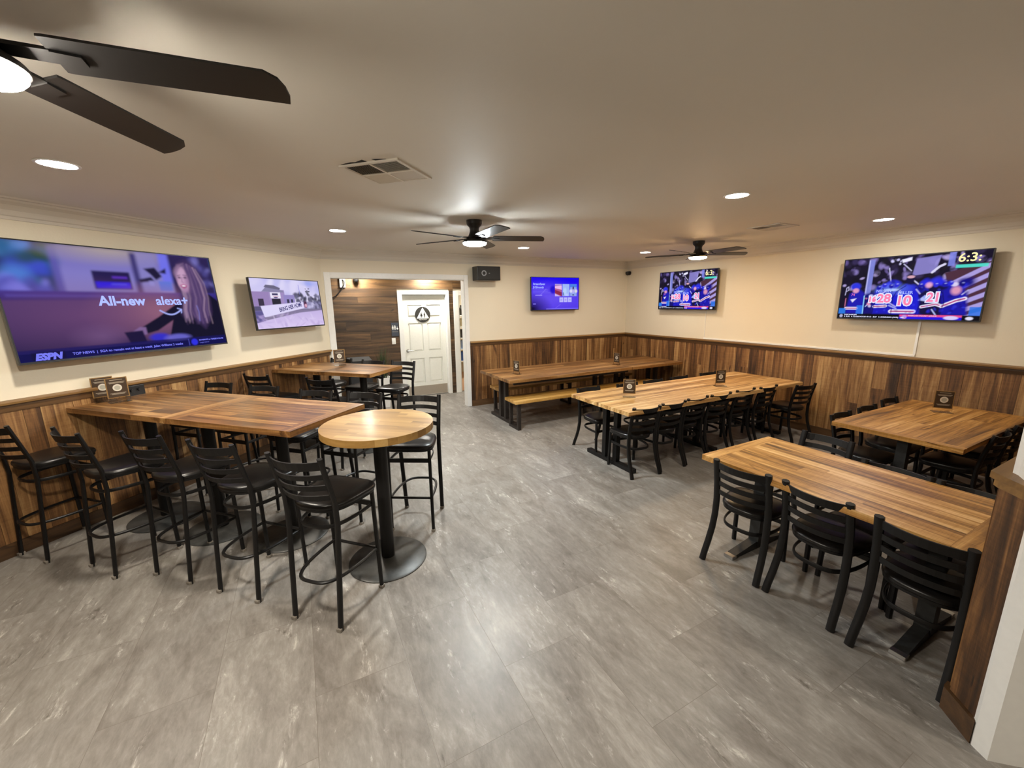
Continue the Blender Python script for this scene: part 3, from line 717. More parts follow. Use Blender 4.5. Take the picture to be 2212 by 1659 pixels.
# butcher block: strips across the disc, each clipped to the circle
def strip(y0, y1, xa, xb):
    n = 7; P = []
    ys = [y0 + (y1 - y0) * k / n for k in range(n + 1)]
    Lf = [(max(xa, -math.sqrt(max(R * R - y * y, 0))), y) for y in ys]; Rt = [(min(xb, math.sqrt(max(R * R - y * y, 0))), y) for y in ys]
    P = [p for p in Lf] + [p for p in Rt[::-1]]
    P2 = [P[0]]
    for p in P[1:]:
        if (Vector(p) - Vector(P2[-1])).length > 1e-4: P2.append(p)
    if (Vector(P2[0]) - Vector(P2[-1])).length < 1e-4: P2.pop()
    if len(P2) > 2: b.prism(P2, 1.022, 1.07, along=0, rnd=random.random())
y = -R
while y < R - .003:
    y2 = min(y + .043, R); ym = min(abs(y), abs(y2)); half = math.sqrt(max(R * R - ym * ym, 0)); x = -half + random.uniform(-.25, 0)
    while x < half:
        x2 = x + random.uniform(.22, .42)
        lo, hi = max(x, -half), min(x2, half)
        mn = math.sqrt(max(R * R - max(abs(y), abs(y2)) ** 2, 0))
        if half - x2 < half - mn + .03: hi = half; x2 = half + 1
        if lo > -half and lo < -mn + .02: pass
        if hi > lo + .005 and not (hi < -mn): strip(y, y2, lo, hi)
        x = x2
    y = y2
top = b.build('tabletop', MAT['round'], t, rotz=math.radians(-40))
pedestal(t, 0, 0, 1.022, .282, .047)
# dining height tables
def tbase(par, x, y, h, fx, foot=True):
    """column with a flat foot along local y"""
    b = MB(); b.box((x - .038, y - .038, .03), (x + .038, y + .038, h)); b.build('column', MAT['blackm'], par)
    b = MB()
    P = [(-fx, .004), (-fx, .022), (-.06, .062), (.06, .062), (fx, .022), (fx, .004)]
    b.loft([[(x - .032, y + py, pz) for py, pz in P], [(x + .032, y + py, pz) for py, pz in P]]); b.build('foot', MAT['blackm'], par)
    b = MB(); b.box((x - .03, y - fx * .8, h - .03), (x + .03, y + fx * .8, h)); b.build('top_bar', MAT['blackm'], par)
    for s_ in (-1, 1):
        b = MB(); b.box((x - .036, y + s_ * fx - .025, 0), (x + .036, y + s_ * fx + .025, .024), bev=.003); b.build('foot_cap', MAT['steel'], par)
t = thing('dining_table', 'front dining table of reclaimed planks nearest the camera on the right', 'table', (3.005, 1.188, 0), PI / 2, 'dining height tables')
board_top(t, MAT['din'], 1.418, .83, .76, .04, (.06, .11)); tbase(t, .48, 0, .719, .31); tbase(t, -.50, 0, .719, .31)
t = thing('dining_table', 'square-ended dining table against the right wainscot with one sign on it', 'table', (5.235, 1.435, 0), 0, 'dining height tables')
board_top(t, MAT['din'], 1.73, .87, .76, .04, (.09, .14), ew=.07); tbase(t, .55, 0, .719, .30); tbase(t, -.55, 0, .719, .30)
def trestle(par, x, hy, h, posts=(-.09, .09), mat='brownm'):
    b = MB()
    for py in posts: b.box((x - .03, py - .032, .05), (x + .03, py + .032, h - .04), bev=.003)
    b.build('post', MAT[mat], par)
    b = MB(); b.box((x - .035, -hy, 0), (x + .035, hy, .05), bev=.006); b.build('foot', MAT[mat], par)
    b = MB(); b.box((x - .03, -hy, h - .04), (x + .03, hy, h), bev=.003); b.build('top_bar', MAT[mat], par)
t = thing('long_table', 'long striped wood dining table in the middle, ringed by chairs', 'table', (4.53, 3.535, 0), 0, 'dining height tables')
board_top(t, MAT['long'], 3.2, 1.01, .76, .042, (.03, .055), ends=False, joints=.6)
for x in (-1.38, 0, 1.38): trestle(t, x, .40, .717, (-.10, .09), 'black')
t = thing('bench_table', 'long bench table along the back wall, longer left section', 'table', (3.86, 5.75, 0), 0, 'dining height tables')
board_top(t, MAT['bar'], 2.40, 1.10, .76, .045, (.07, .12), ends=False)
for x in (-1.03, .9): trestle(t, x, .43, .714)
b = MB(); b.box((-1.0, -.04, .64), (.87, .04, .69)); b.build('beam', MAT['brownm'], t)
b = MB(); b.box((-1.1, -.50, .672), (1.15, -.46, .714)); b.box((-1.1, .46, .672), (1.15, .50, .714)); b.build('side_rail', MAT['brownm'], t)
t = thing('bench_table', 'shorter table section joined to the bench table in the back right corner', 'table', (5.69, 5.75, 0), 0, 'dining height tables')
board_top(t, MAT['bar'], 1.24, 1.10, .76, .045, (.07, .12), ends=False)
for x in (-.42, .42): trestle(t, x, .43, .714)
def bench(x, y, lx, ly, label):
    t = thing('bench', label, 'bench', (x, y, 0), 0, 'benches along the back wall table')
    board_top(t, MAT['bench'], lx, ly, .46, .045, (.08, .13), ends=False, name='seat_board')
    for xx in (-lx / 2 + .08, 0, lx / 2 - .08):
        b = MB(); w2 = ly / 2 - .03
        for ya, yb_, za, zb in ((-w2, -w2 + .045, 0, .414), (w2 - .045, w2, 0, .414), (-w2 + .045, w2 - .045, 0, .04), (-w2 + .045, w2 - .045, .374, .414)): b.box((xx - .025, ya, za), (xx + .025, yb_, zb))
        b.build('leg', MAT['brownm'], t)
    b = MB(); b.box((-lx / 2 + .105, -.02, .39), (-.0255, .02, .414)); b.box((.0255, -.02, .39), (lx / 2 - .105, .02, .414)); b.build('stretcher', MAT['brownm'], t)
bench(4.20, 5.27, 3.0, .36, 'wooden bench on the near side of the back wall table')
bench(4.38, 6.22, 3.0, .36, 'wooden bench on the far side of the back wall table, against the wainscot')

# ------------------------------------------------------------------ table signs
def table_sign(label):
    t = thing('table_sign', label, 'table sign', group='small table signs'); w2, h = .073, .218
    b = MB(); b.box((-w2, -.004, 0), (w2, .004, .04)); b.box((-w2, -.045, 0), (w2, -.0041, .004)); b.box((-w2, .0041, 0), (w2, .045, .004)); b.build('acrylic_foot', MAT['acryl'], t)
    b = MB(); b.box((-w2, -.002, .0402), (w2, .002, h)); b.build('card', MAT['tan'], t)
    for s_ in (-1, 1):
        y0 = s_ * .0025
        b = MB(); b.box((-w2 + .007, min(y0, y0 + s_ * .0008), .046), (w2 - .007, max(y0, y0 + s_ * .0008), h - .007)); pf = b.build('printed_face', MAT['card'], t)
        b = MB(); b.tube([(0, y0 + s_ * .0009, .128), (0, y0 + s_ * .0016, .128)], .031, 28); b.build('seal', MAT['seal'], pf)
        b = MB(); b.tube([(0, y0 + s_ * .0017, .128), (0, y0 + s_ * .0021, .128)], .020, 24); b.build('seal', MAT['seal2'], pf)
        for z, hw in ((.198, .042), (.178, .054), (.170, .047), (.080, .052), (.072, .042)):
            b = MB(); b.box((-hw, min(y0 + s_ * .0009, y0 + s_ * .0014), z - .0025), (hw, max(y0 + s_ * .0009, y0 + s_ * .0014), z + .0025)); b.build('print_line', MAT['cardtext'], pf)
    return t
SG = [(-1.475, 4.705, 1.0701, 30, 'dark card sign on the left high table, the front one of two'),
      (-1.60, 4.80, 1.0701, 30, 'dark card sign on the left high table, the one behind nearer the wall'),
      (.445, 5.97, 1.0701, 8, 'dark card sign on the far high table before the opening'),
      (3.02, 5.66, .7601, -76, 'thin dark card sign at the left end of the bench table'),
      (5.02, 5.56, .7601, -85, 'dark card sign toward the right end of the bench table'),
      (3.44, 3.57, .7601, -40, 'dark card sign on the long table, the left one'),
      (4.92, 3.43, .7601, -18, 'dark card sign on the long table, the right one with a shining foot'),
      (5.65, 1.50, .7601, -55, 'dark card sign standing on the square table')]
proto = table_sign('x')
for i, (x, y, z, a, l) in enumerate(SG):
    if i == 0: proto.location = (x, y, z); proto.rotation_euler.z = math.radians(a); proto['label'] = l; proto['group'] = 'dark table signs'
    else: dup(proto, (x, y, z), math.radians(a), l, 'dark table signs')

# ------------------------------------------------------------------ television pictures
class Pic:
    def __init__(s, nx=448, ny=252, bg=(0, 0, 0)):
        s.nx, s.ny = nx, ny
        v, u = np.mgrid[0:ny, 0:nx]; s.u = (u + .5) / nx * 16 / 9; s.v = (v + .5) / ny   # u in 0..1.778, v from the top
        s.im = np.zeros((ny, nx, 3)) + np.array(bg); s.rs = np.random.RandomState(5)
    def put(s, m, col, a=1.):
        m = (m * a)[..., None]; s.im = s.im * (1 - m) + np.array(lin(col)) * m
    def ss(s, d, soft): return np.clip(.5 - d / (2 * soft), 0, 1)
    def rect(s, x0, y0, x1, y1, col, a=1., soft=.004):
        x0, x1 = x0 * 16 / 9, x1 * 16 / 9
        d = np.maximum(np.maximum(x0 - s.u, s.u - x1), np.maximum(y0 - s.v, s.v - y1)); s.put(s.ss(d, soft), col, a)
    def ell(s, cx_, cy_, rx, ry, col, a=1., soft=.12, rot=0.):
        dx, dy = s.u - cx_ * 16 / 9, s.v - cy_; rx *= 16 / 9
        c, q = math.cos(rot), math.sin(rot); dx, dy = c * dx + q * dy, -q * dx + c * dy
        s.put(s.ss(np.sqrt((dx / rx) ** 2 + (dy / ry) ** 2) - 1, soft), col, a)
    def poly(s, P, col, a=1., soft=.006):
        P = [(x * 16 / 9, y) for x, y in P]; n = len(P); ins = np.zeros(s.u.shape, bool); dist = np.full(s.u.shape, 9.)
        for i in range(n):
            (x0, y0), (x1, y1) = P[i], P[(i + 1) % n]
            c = (y0 > s.v) != (y1 > s.v)
            ins ^= c & (s.u < (x1 - x0) * (s.v - y0) / ((y1 - y0) or 1e-9) + x0)
            L2 = (x1 - x0) ** 2 + (y1 - y0) ** 2 or 1e-9; tt = np.clip(((s.u - x0) * (x1 - x0) + (s.v - y0) * (y1 - y0)) / L2, 0, 1)
            dist = np.minimum(dist, np.hypot(s.u - x0 - tt * (x1 - x0), s.v - y0 - tt * (y1 - y0)))
        s.put(s.ss(np.where(ins, -dist, dist), soft), col, a)
    def line(s, P, wd, col, a=1., soft=.003):
        P = [(x * 16 / 9, y) for x, y in P]; dist = np.full(s.u.shape, 9.)
        for (x0, y0), (x1, y1) in zip(P, P[1:]):
            L2 = (x1 - x0) ** 2 + (y1 - y0) ** 2 or 1e-9; tt = np.clip(((s.u - x0) * (x1 - x0) + (s.v - y0) * (y1 - y0)) / L2, 0, 1)
            dist = np.minimum(dist, np.hypot(s.u - x0 - tt * (x1 - x0), s.v - y0 - tt * (y1 - y0)))
        s.put(s.ss(dist - wd, soft), col, a)
    def blobs(s, n, x0, y0, x1, y1, cols, r0, r1, a=.7, asp=1.):
        for _ in range(n):
            s.ell(s.rs.uniform(x0, x1), s.rs.uniform(y0, y1), s.rs.uniform(r0, r1), s.rs.uniform(r0, r1) * 16 / 9 * asp, cols[s.rs.randint(len(cols))], a, .4, s.rs.uniform(0, 3))
    def blur(s, k):
        for ax in (0, 1):
            acc = np.zeros_like(s.im)
            for o in range(-k, k + 1): acc += np.roll(s.im, o, ax)
            s.im = acc / (2 * k + 1)
    def vgrad(s, x0, y0, x1, y1, c0, c1, a=1., horiz=False):
        U = s.u / (16 / 9); m = ((U >= x0) & (U <= x1) & (s.v >= y0) & (s.v <= y1))[..., None] * a
        tt = ((U - x0) / (x1 - x0) if horiz else (s.v - y0) / (y1 - y0))[..., None]
        c = np.array(lin(c0)) * (1 - tt) + np.array(lin(c1)) * tt; s.im = s.im * (1 - m) + c * m
def screen_mesh(name, pic, w_, h_, mat):
    """a flat grid; the picture is a per-vertex colour that the panel gives off"""
    ny, nx = pic.ny // 2, pic.nx // 2
    im = pic.im.reshape(ny, 2, nx, 2, 3).mean(axis=(1, 3))
    me = bpy.data.meshes.new(name)
    xs = np.linspace(-w_ / 2, w_ / 2, nx); zs = np.linspace(h_ / 2, -h_ / 2, ny)
    X, Z = np.meshgrid(xs, zs); co = np.stack([X, np.zeros_like(X), Z], -1).reshape(-1, 3)
    idx = np.arange(nx * ny).reshape(ny, nx)
    f = np.stack([idx[1:, :-1], idx[1:, 1:], idx[:-1, 1:], idx[:-1, :-1]], -1).reshape(-1, 4)
    me.from_pydata(co.tolist(), [], f.tolist())
    ca = me.color_attributes.new('picture', 'FLOAT_COLOR', 'POINT')
    rgba = np.ones((nx * ny, 4), np.float32); rgba[:, :3] = im.reshape(-1, 3); ca.data.foreach_set('color', rgba.ravel())
    me.materials.append(mat); me.update()
    return me
def screen_mat(name, strength):
    m, t, b = nt(name)
    at = N(t, 'ShaderNodeAttribute', attribute_name='picture')
    b.inputs['Base Color'].default_value = (.004, .004, .005, 1); b.inputs['Roughness'].default_value = .12; b.inputs['Specular IOR Level'].default_value = .0
    t.links.new(at.outputs['Color'], b.inputs['Emission Color']); b.inputs['Emission Strength'].default_value = strength
    return m
def tv(label, loc, rotz, w_, h_, tilt, off, pic=None, mesh=None, smat=None, texts=(), scale_text=1.):
    """loc: point on the wall behind the set; off: distance of the screen centre from the wall"""
    t = thing('television', label, 'television', loc, rotz, 'wall televisions')
    t.rotation_mode = 'XYZ'
    piv = Matrix.Translation((0, -off, 0)) @ Matrix.Rotation(-tilt, 4, 'X')
    def setm(o): o.matrix_local = piv; return o
    b = MB(); b.box((-w_ / 2, .0, -h_ / 2), (w_ / 2, .028, h_ / 2), bev=.004)
    b.box((-w_ * .36, .028, -h_ * .42), (w_ * .36, .055, h_ * .2), bev=.008); setm(b.build('back_shell', MAT['plastic'], t))
    b = MB(); e = .009
    for lo, hi in (((-w_ / 2, -h_ / 2), (w_ / 2, -h_ / 2 + e * 1.7)), ((-w_ / 2, h_ / 2 - e), (w_ / 2, h_ / 2)), ((-w_ / 2, -h_ / 2 + e * 1.7), (-w_ / 2 + e, h_ / 2 - e)), ((w_ / 2 - e, -h_ / 2 + e * 1.7), (w_ / 2, h_ / 2 - e))):
        b.box((lo[0], -.006, lo[1]), (hi[0], -.0002, hi[1]))
    setm(b.build('bezel', MAT['plastic'], t))
    b = MB(); b.box((-.12, -off + .06, -.12), (.12, -.012, .12)) if off > .1 else b.box((-.12, -off + .045, -.12), (.12, -.004, .12)); b.box((-.2, -.011, -.16), (.2, -.0005, .16)) if off > .1 else None
    b.build('wall_mount', MAT['blackm'], t)
    sw_, sh_ = w_ - 2 * e, h_ - 2.7 * e
    me = mesh or screen_mesh('screen', pic, sw_, sh_, smat)
    o = bpy.data.objects.new('screen', me); COL.objects.link(o); o.parent = t
    o.matrix_local = piv @ Matrix.Translation((0, -.0015, .35 * e))
    for (nm, s_, u, v, hgt, col, al, sx_, shr, bd) in texts:
        text(nm, s_, hgt * sh_, col, o, ((u - .5) * sw_, -.0012 - (.0008 if col.name.endswith('pink') else 0), (.5 - v) * sh_), al, sx_, shr, bd * sh_)
    return t, me

# --- big left set: a kitchen advert with a woman reaching over a counter
p = Pic(bg=lin('3a2c6a'))
p.vgrad(0, 0, 1, .42, '#6a62b0', '#8d86cc')
p.rect(0, 0, .215, .43, '#2f3f6e'); p.blobs(26, 0, .0, .2, .36, ['#1f3a3a', '#27452f', '#2e5f8f', '#3c4cc0', '#4f7fd0', '#1a2a30'], .015, .06, .8)
p.blobs(10, .0, .33, .22, .43, ['#5a58c8', '#4a49a8', '#7c7ae0'], .01, .04, .7); p.rect(.205, .02, .235, .43, '#5c57a8')
p.ell(.45, .0, .22, .10, '#b9a98c', .7, .8); p.rect(.545, .02, .575, .42, '#3c3570'); p.rect(.575, .0, .67, .42, '#8680c0', .6); p.rect(.69, .0, .745, .30, '#6b6ff0', .8); p.rect(.745, .0, 1, .42, '#2b2250')
p.blobs(14, .86, .03, .99, .34, ['#56509a', '#3a3570', '#7d78c4'], .01, .03, .6)
p.blur(4)
p.rect(.355, .215, .525, .385, '#221a4c'); p.rect(.362, .315, .518, .375, '#1c12e0'); p.rect(.44, .26, .51, .28, '#5a30b8'); p.rect(.43, .33, .50, .34, '#6a6cf0', .6)
p.poly([(.60, .17), (.66, .15), (.69, .24), (.655, .28), (.63, .22)], '#1d1838'); p.poly([(.565, .28), (.63, .25), (.645, .29), (.57, .31)], '#1d1838'); p.poly([(.675, .2), (.72, .15), (.715, .21)], '#1d1838')
p.rect(.665, .29, .735, .39, '#5d74d4'); p.rect(.615, .29, .64, .34, '#8f8ad0')
p.vgrad(.0, .41, 1, .50, '#3b2f8c', '#241a60'); p.rect(.02, .44, .5, .46, '#5a50b8', .5)
p.vgrad(.0, .49, 1, .92, '#4d3468', '#2c1f4c'); p.ell(.62, .60, .20, .18, '#a06a7c', .8, .8); p.ell(.30, .62, .26, .2, '#6d4672', .7, .9); p.ell(.33, .82, .08, .07, '#7d5a88', .5, .9)
p.blur(2)
# jacket and arm, then hair, face
p.poly([(.66, .86), (.72, .58), (.78, .48), (.95, .42), (1.0, .50), (1.0, .93), (.70, .93)], '#0e0c26'); p.poly([(.74, .52), (.79, .60), (.60, .80), (.53, .83), (.52, .76), (.62, .66)], '#100d28')
p.poly([(.45, .82), (.51, .755), (.54, .76), (.54, .83), (.47, .86)], '#7d5f92'); p.poly([(.43, .80), (.52, .79), (.53, .91), (.45, .92)], '#191038'); p.ell(.60, .87, .05, .04, '#2d2cc8', .9, .3); p.ell(.70, .89, .07, .04, '#6e6ad4', .8, .3)
p.poly([(.768, .20), (.79, .10), (.835, .05), (.875, .06), (.915, .14), (.93, .30), (.945, .48), (.94, .62), (.915, .72), (.88, .80), (.85, .74), (.83, .70), (.80, .66), (.775, .70), (.755, .64), (.768, .50), (.775, .36)], '#43305c', 1, .03)
rs_ = np.random.RandomState(2)
for k in range(46):
    x = .775 + .155 * k / 45; dx_ = rs_.uniform(-.012, .012); c = ['#6e5488', '#8d7098', '#b191b2', '#5a4474', '#c6a6bd', '#4a365f'][rs_.randint(6)]
    p.line([(x * .6 + .845 * .4, .09 + .05 * abs(k - 22) / 22), (x + .004, .30), (x + .010, .46), (x - .004 + dx_, .60), (x + dx_ * 1.6, .66 + rs_.uniform(0, .1))], rs_.uniform(.003, .007), c, .38, .008)
p.ell(.806, .262, .036, .128, '#b88fb2', 1, .12); p.ell(.800, .20, .030, .06, '#c6a0c2', .7, .6); p.ell(.792, .30, .014, .05, '#d0a9c6', .6, .8); p.ell(.834, .28, .012, .08, '#8d6892', .7, .8); p.ell(.808, .372, .018, .03, '#a67da4', .8, .6)
p.poly([(.772, .28), (.768, .19), (.79, .105), (.83, .085), (.80, .14), (.782, .19)], '#8a6c92', .9, .015); p.poly([(.83, .09), (.858, .17), (.85, .34), (.838, .40), (.842, .27), (.832, .17)], '#5b4470', .95, .012)
p.line([(.779, .222), (.795, .214)], .004, '#5a4068', .8); p.line([(.812, .212), (.832, .217)], .004, '#5a4068', .8)
p.ell(.788, .242, .0085, .011, '#4a3558', .85, .5); p.ell(.822, .240, .0095, .011, '#4a3558', .85, .5); p.line([(.803, .24), (.797, .288), (.806, .294)], .004, '#8f6894', .8)
p.ell(.803, .335, .017, .020, '#6d2c58', 1, .2); p.ell(.803, .330, .014, .009, '#efe0f0', 1, .3); p.line([(.786, .325), (.803, .316), (.820, .326)], .005, '#b45a8c', .9); p.line([(.787, .330), (.803, .358), (.819, .331)], .005, '#b45a8c', .9)
p.line([(.855, .55), (.86, .62), (.853, .72)], .006, '#8f8ae0', .5); p.blur(1)
# smile arrow and ticker
p.line([(.635 + .0065 * k, .595 + .045 * math.sin(PI * k / 18) + .0 * k) for k in range(19)], .007, '#a9b4ff'); p.line([(.735, .575), (.757, .588), (.752, .625)], .005, '#a9b4ff')
p.rect(0, .925, 1, 1, '#0b0a4a'); p.rect(0, .90, 1, .927, '#12105a', .8); p.rect(.045, .925, .165, .995, '#0a0838'); p.rect(.755, .915, .757, .985, '#5f62e0'); p.ell(.79, .953, .02, .035, '#2c2fe0', 1, .2)
TXL = emit('screen_lettering_blue', lin('a3b1ff'), 1.25); TXB = emit('screen_lettering_deep', lin('2b2be0'), 1.1); TXW = emit('screen_lettering_white', lin('dfe2ff'), 1.1); TXT = emit('screen_lettering_ticker', lin('7a7df5'), 1.0)
tv('big wall television on the left showing a woman at a counter', (.37 - 2.545 * .7071, 6.86 - 2.545 * .7071, 1.938), PI / 4, 1.63, .935, math.radians(5.5), .125, p, None, screen_mat('screen_advert', 1.0),
   [('caption', 'All-new', .352, .535, .125, TXL, 'LEFT', .98, 0, .004), ('caption', 'alexa+', .625, .535, .125, TXL, 'LEFT', .98, 0, .003),
    ('ticker_text', 'TOP NEWS  |  SGA to remain out at least a week. Jalen Williams 2 weeks', .19, .972, .031, TXT, 'LEFT', 1.0, 0, .001), ('ticker_text', 'MAVERICKS at TIMBERWOLVES', .82, .948, .022, TXT, 'LEFT', .95, 0, .001), ('ticker_text', 'Tonight 8:30 ET', .82, .976, .018, TXT, 'LEFT', .95, 0, 0),
    ('logo', 'ESPN', .052, .99, .075, TXT, 'LEFT', 1.0, .25, .005)])
# --- second left set: a building behind a banner
p = Pic(bg=lin('d3cdf2'))
p.vgrad(0, 0, 1, .48, '#b9b6ee', '#e2dcf6'); p.blobs(30, 0, 0, 1, .35, ['#e9e4fa', '#cfc9f2', '#a9a8e6', '#dcd6f6'], .04, .12, .6); p.ell(.85, .06, .1, .05, '#8fa0ee', .7, .8); p.blur(4)
p.blobs(40, .58, .30, 1, .50, ['#4d4a5c', '#5f5c78', '#6a6a88', '#3e3c4e'], .012, .035, .85); p.line([(.80, .42), (.795, .22)], .004, '#3a3848'); p.blobs(8, .77, .15, .83, .26, ['#3a3848'], .006, .014, .9); p.line([(.67, .10), (.672, .30)], .006, '#8a86d6')
p.rect(.0, .26, .26, .56, '#9a84b8'); p.rect(.22, .22, .44, .58, '#a08cc0'); p.rect(.42, .32, .58, .56, '#9488c4'); p.poly([(.13, .26), (.20, .16), (.42, .23), (.44, .27)], '#8984a8'); p.poly([(.17, .17), (.20, .12), (.31, .13), (.39, .18), (.38, .22)], '#6a6680'); p.poly([(.24, .27), (.38, .27), (.38, .39), (.24, .39)], '#e9e4f8'); p.rect(.265, .29, .345, .33, '#3c3560'); p.rect(.275, .345, .35, .355, '#c86a84'); p.ell(.31, .375, .03, .012, '#4a4070')
p.rect(.25, .40, .37, .52, '#2c2a36'); p.rect(.07, .40, .14, .54, '#3c3448'); p.rect(.46, .41, .495, .53, '#3a3850'); p.rect(.52, .41, .55, .53, '#3a3850'); p.rect(.60, .46, 1, .64, '#7a76a0', .7); p.blobs(14, .76, .46, 1, .62, ['#4b4866', '#8f8ab0', '#c9c4e8'], .01, .03, .7); p.rect(0, .55, .14, .74, '#5a5478')
p.vgrad(0, .64, 1, 1, '#c3b2e2', '#d9c8f0'); p.poly([(0, .64), (.14, .64), (.12, .84), (0, .88)], '#5f5890'); p.poly([(.12, .74), (.62, .62), (1, .62), (1, .66), (.62, .70), (.10, .84)], '#6c6480', .8); p.blobs(50, 0, .72, 1, 1, ['#b9a4da', '#e2d4f6', '#cbb6e6', '#a892cc'], .02, .06, .35, .35)
p.poly([(.085, .545), (.70, .465), (.705, .605), (.115, .77)], '#ddd6f8'); p.ell(.735, .53, .025, .07, '#a05a7c', 1, .2); p.ell(.735, .50, .02, .045, '#4a2c48', 1, .2); p.ell(.74, .545, .018, .035, '#d8a8c0', 1, .2)
TXN = emit('screen_lettering_navy', lin('34306e'), 1.0)
t2, _ = tv('mid-size wall television by the opening showing a building and a banner', (.37 - .842 * .7071, 6.86 - .842 * .7071, 1.906), PI / 4, 1.092, .625, math.radians(4.6), .215, p, None, screen_mat('screen_banner', 1.0),
   [('caption', 'BRING HER HOME', .33, .675, .125, TXN, 'LEFT', .62, 0, .003)])
for o in t2.children_recursive:
    if o.name.startswith('caption'): o.rotation_euler = (0, math.radians(-10.5), 0)
# --- back wall set: blue streaming page
p = Pic(bg=lin('2a10e8'))
p.vgrad(0, 0, 1, 1, '#1c04e8', '#4a2fe0'); p.ell(.45, .62, .55, .32, '#6a52ea', .8, .8); p.ell(.85, .12, .3, .2, '#1200f0', .7, .8); p.ell(.0, 1.0, .25, .3, '#10082c', 1, .8); p.ell(.45, .38, .07, .12, '#1500c8', .9, .3)
p.line([(.0, .36), (.12, .30)], .006, '#7d68f4', .7); p.line([(.17, .56), (.30, .36)], .012, '#7f6cf4', .7); p.line([(.50, .95), (.60, .84)], .01, '#7f6cf4', .5); p.blur(2)
p.rect(.485, .20, .63, .58, '#b05a8c'); p.poly([(.485, .27), (.63, .25), (.63, .38), (.485, .33)], '#e8b6e4'); p.poly([(.485, .38), (.63, .46), (.63, .58), (.485, .48)], '#8c2c4c'); p.poly([(.485, .5), (.60, .58), (.485, .58)], '#c6b0ee'); p.rect(.485, .20, .63, .25, '#a894dc')
p.rect(.645, .20, .795, .58, '#9db4f2'); p.ell(.70, .42, .035, .10, '#b4d0f4', .9, .4); p.rect(.652, .46, .668, .56, '#4a5a90'); p.rect(.70, .50, .76, .57, '#b8c4fa'); p.rect(.81, .20, .955, .58, '#8fa2e8'); p.rect(.81, .20, .955, .30, '#4a80e0'); p.ell(.88, .34, .018, .07, '#3c3868', 1, .3); p.ell(.83, .42, .03, .05, '#e0dcf6', .9, .4); p.ell(.94, .42, .03, .05, '#e6e2d8', .8, .4); p.ell(.88, .42, .025, .06, '#b9aef0', .9, .4); p.rect(.86, .52, .90, .56, '#4c5a88')
for k in range(3): p.rect(.58 + .092 * k, .62, .66 + .092 * k, .77, '#b7b4f8'); p.rect(.60 + .092 * k, .69, .64 + .092 * k, .71, '#7f7ad4')
for v in (.385, .43, .475): p.rect(.035, v - .01, .035 + (.30 if v < .47 else .36), v + .01, '#7d6cf2', .55)
p.rect(.08, .535, .22, .565, '#9a8cf8', .7); p.rect(.035, .80, .09, .83, '#8a7cf4', .9); p.rect(.3, .965, 1, .985, '#8a80f4', .7)
tv('small blue television on the back wall showing a streaming offer page', (4.487, 6.86, 2.040), 0, 1.11, .628, math.radians(1.), .10, p, None, screen_mat('screen_streaming', 1.05),
   [('caption', 'StreamSaver', .035, .235, .095, TXL, 'LEFT', .92, 0, .002), ('caption', '$15/month', .035, .335, .095, TXL, 'LEFT', .92, 0, .002)])
# --- hockey celebration, shown on both right-hand sets
p = Pic(bg=lin('171226'))
p.blobs(150, 0, 0, 1, .5, ['#0e0c18', '#2a2240', '#6a5a9a', '#8f7fc4', '#1c1a20', '#3a305a', '#b8a8e0', '#15121c'], .008, .032, .75)
p.rect(.20, .03, .245, .62, '#7f86d8', .85); p.rect(.20, .03, .21, .62, '#b9b8f0', .8); p.poly([(.545, .06), (.70, .03), (.68, .28), (.53, .32)], '#8c84cc', .8); p.rect(.75, 0, .79, .2, '#7d84e0', .8)
p.poly([(.74, .30), (1, .16), (1, .92), (.86, .9)], '#4a2c3c')
for k in range(6): p.poly([(.78 + .02 * k, .44 + .10 * k), (1, .18 + .135 * k), (1, .25 + .135 * k), (.80 + .02 * k, .49 + .10 * k)], '#a79ada', .95)
p.rect(.80, .19, .985, .235, '#4fd8c8', .9)
p.line([(.36, .18), (.39, .42)], .006, '#c9c6ee'); p.line([(.46, .13), (.52, .24)], .006, '#c9c6ee'); p.line([(.53, .36), (.66, .58)], .008, '#cfcaf2'); p.line([(.66, .28), (.70, .20), (.73, .17)], .016, '#d9d6f2', .9); p.poly([(.44, .06), (.51, .03), (.51, .08), (.45, .11)], '#e4e2fa'); p.blobs(10, .36, .05, .44, .16, ['#c9c4f0', '#16141c'], .006, .012, .9)
BL = ['#1a1cc0', '#1512a4', '#2426d8', '#0f0c7c', '#2f33e0']
p.blobs(40, .28, .42, .92, .60, BL + ['#3c40e8'], .02, .05, .9)
p.poly([(.08, .58), (.15, .50), (.20, .58), (.22, .92), (.06, .92)], '#1c1aa8', 1, .02); p.ell(.12, .46, .04, .06, '#2a34d8', 1, .25); p.ell(.125, .53, .025, .04, '#e09cb8', .9, .3); p.poly([(.20, .60), (.26, .56), (.32, .62), (.32, .92), (.22, .92)], '#14106e', 1, .02)
p.poly([(.28, .55), (.36, .48), (.44, .55), (.46, .92), (.28, .92)], '#1a18b4', 1, .02); p.poly([(.42, .58), (.50, .46), (.58, .50), (.62, .62), (.64, .92), (.42, .92)], '#1b1cc8', 1, .02); p.ell(.525, .37, .03, .075, '#16123a', 1, .2); p.ell(.525, .335, .026, .022, '#d9a8b8', .9, .2)
p.poly([(.60, .60), (.68, .46), (.78, .50), (.80, .70), (.76, .92), (.62, .92)], '#120e3c', 1, .02); p.poly([(.74, .56), (.84, .46), (.90, .60), (.92, .92), (.76, .92)], '#1916a0', 1, .02); p.ell(.655, .47, .022, .04, '#e8a8c4', .9, .4); p.ell(.83, .56, .03, .06, '#e8a0b4', .8, .4); p.ell(.815, .47, .022, .03, '#d9d0ee', .9, .3)
def stripe(P, w_): p.line(P, w_ * 1.9, '#e4def8'); p.line(P, w_ * .75, '#b04a7c')
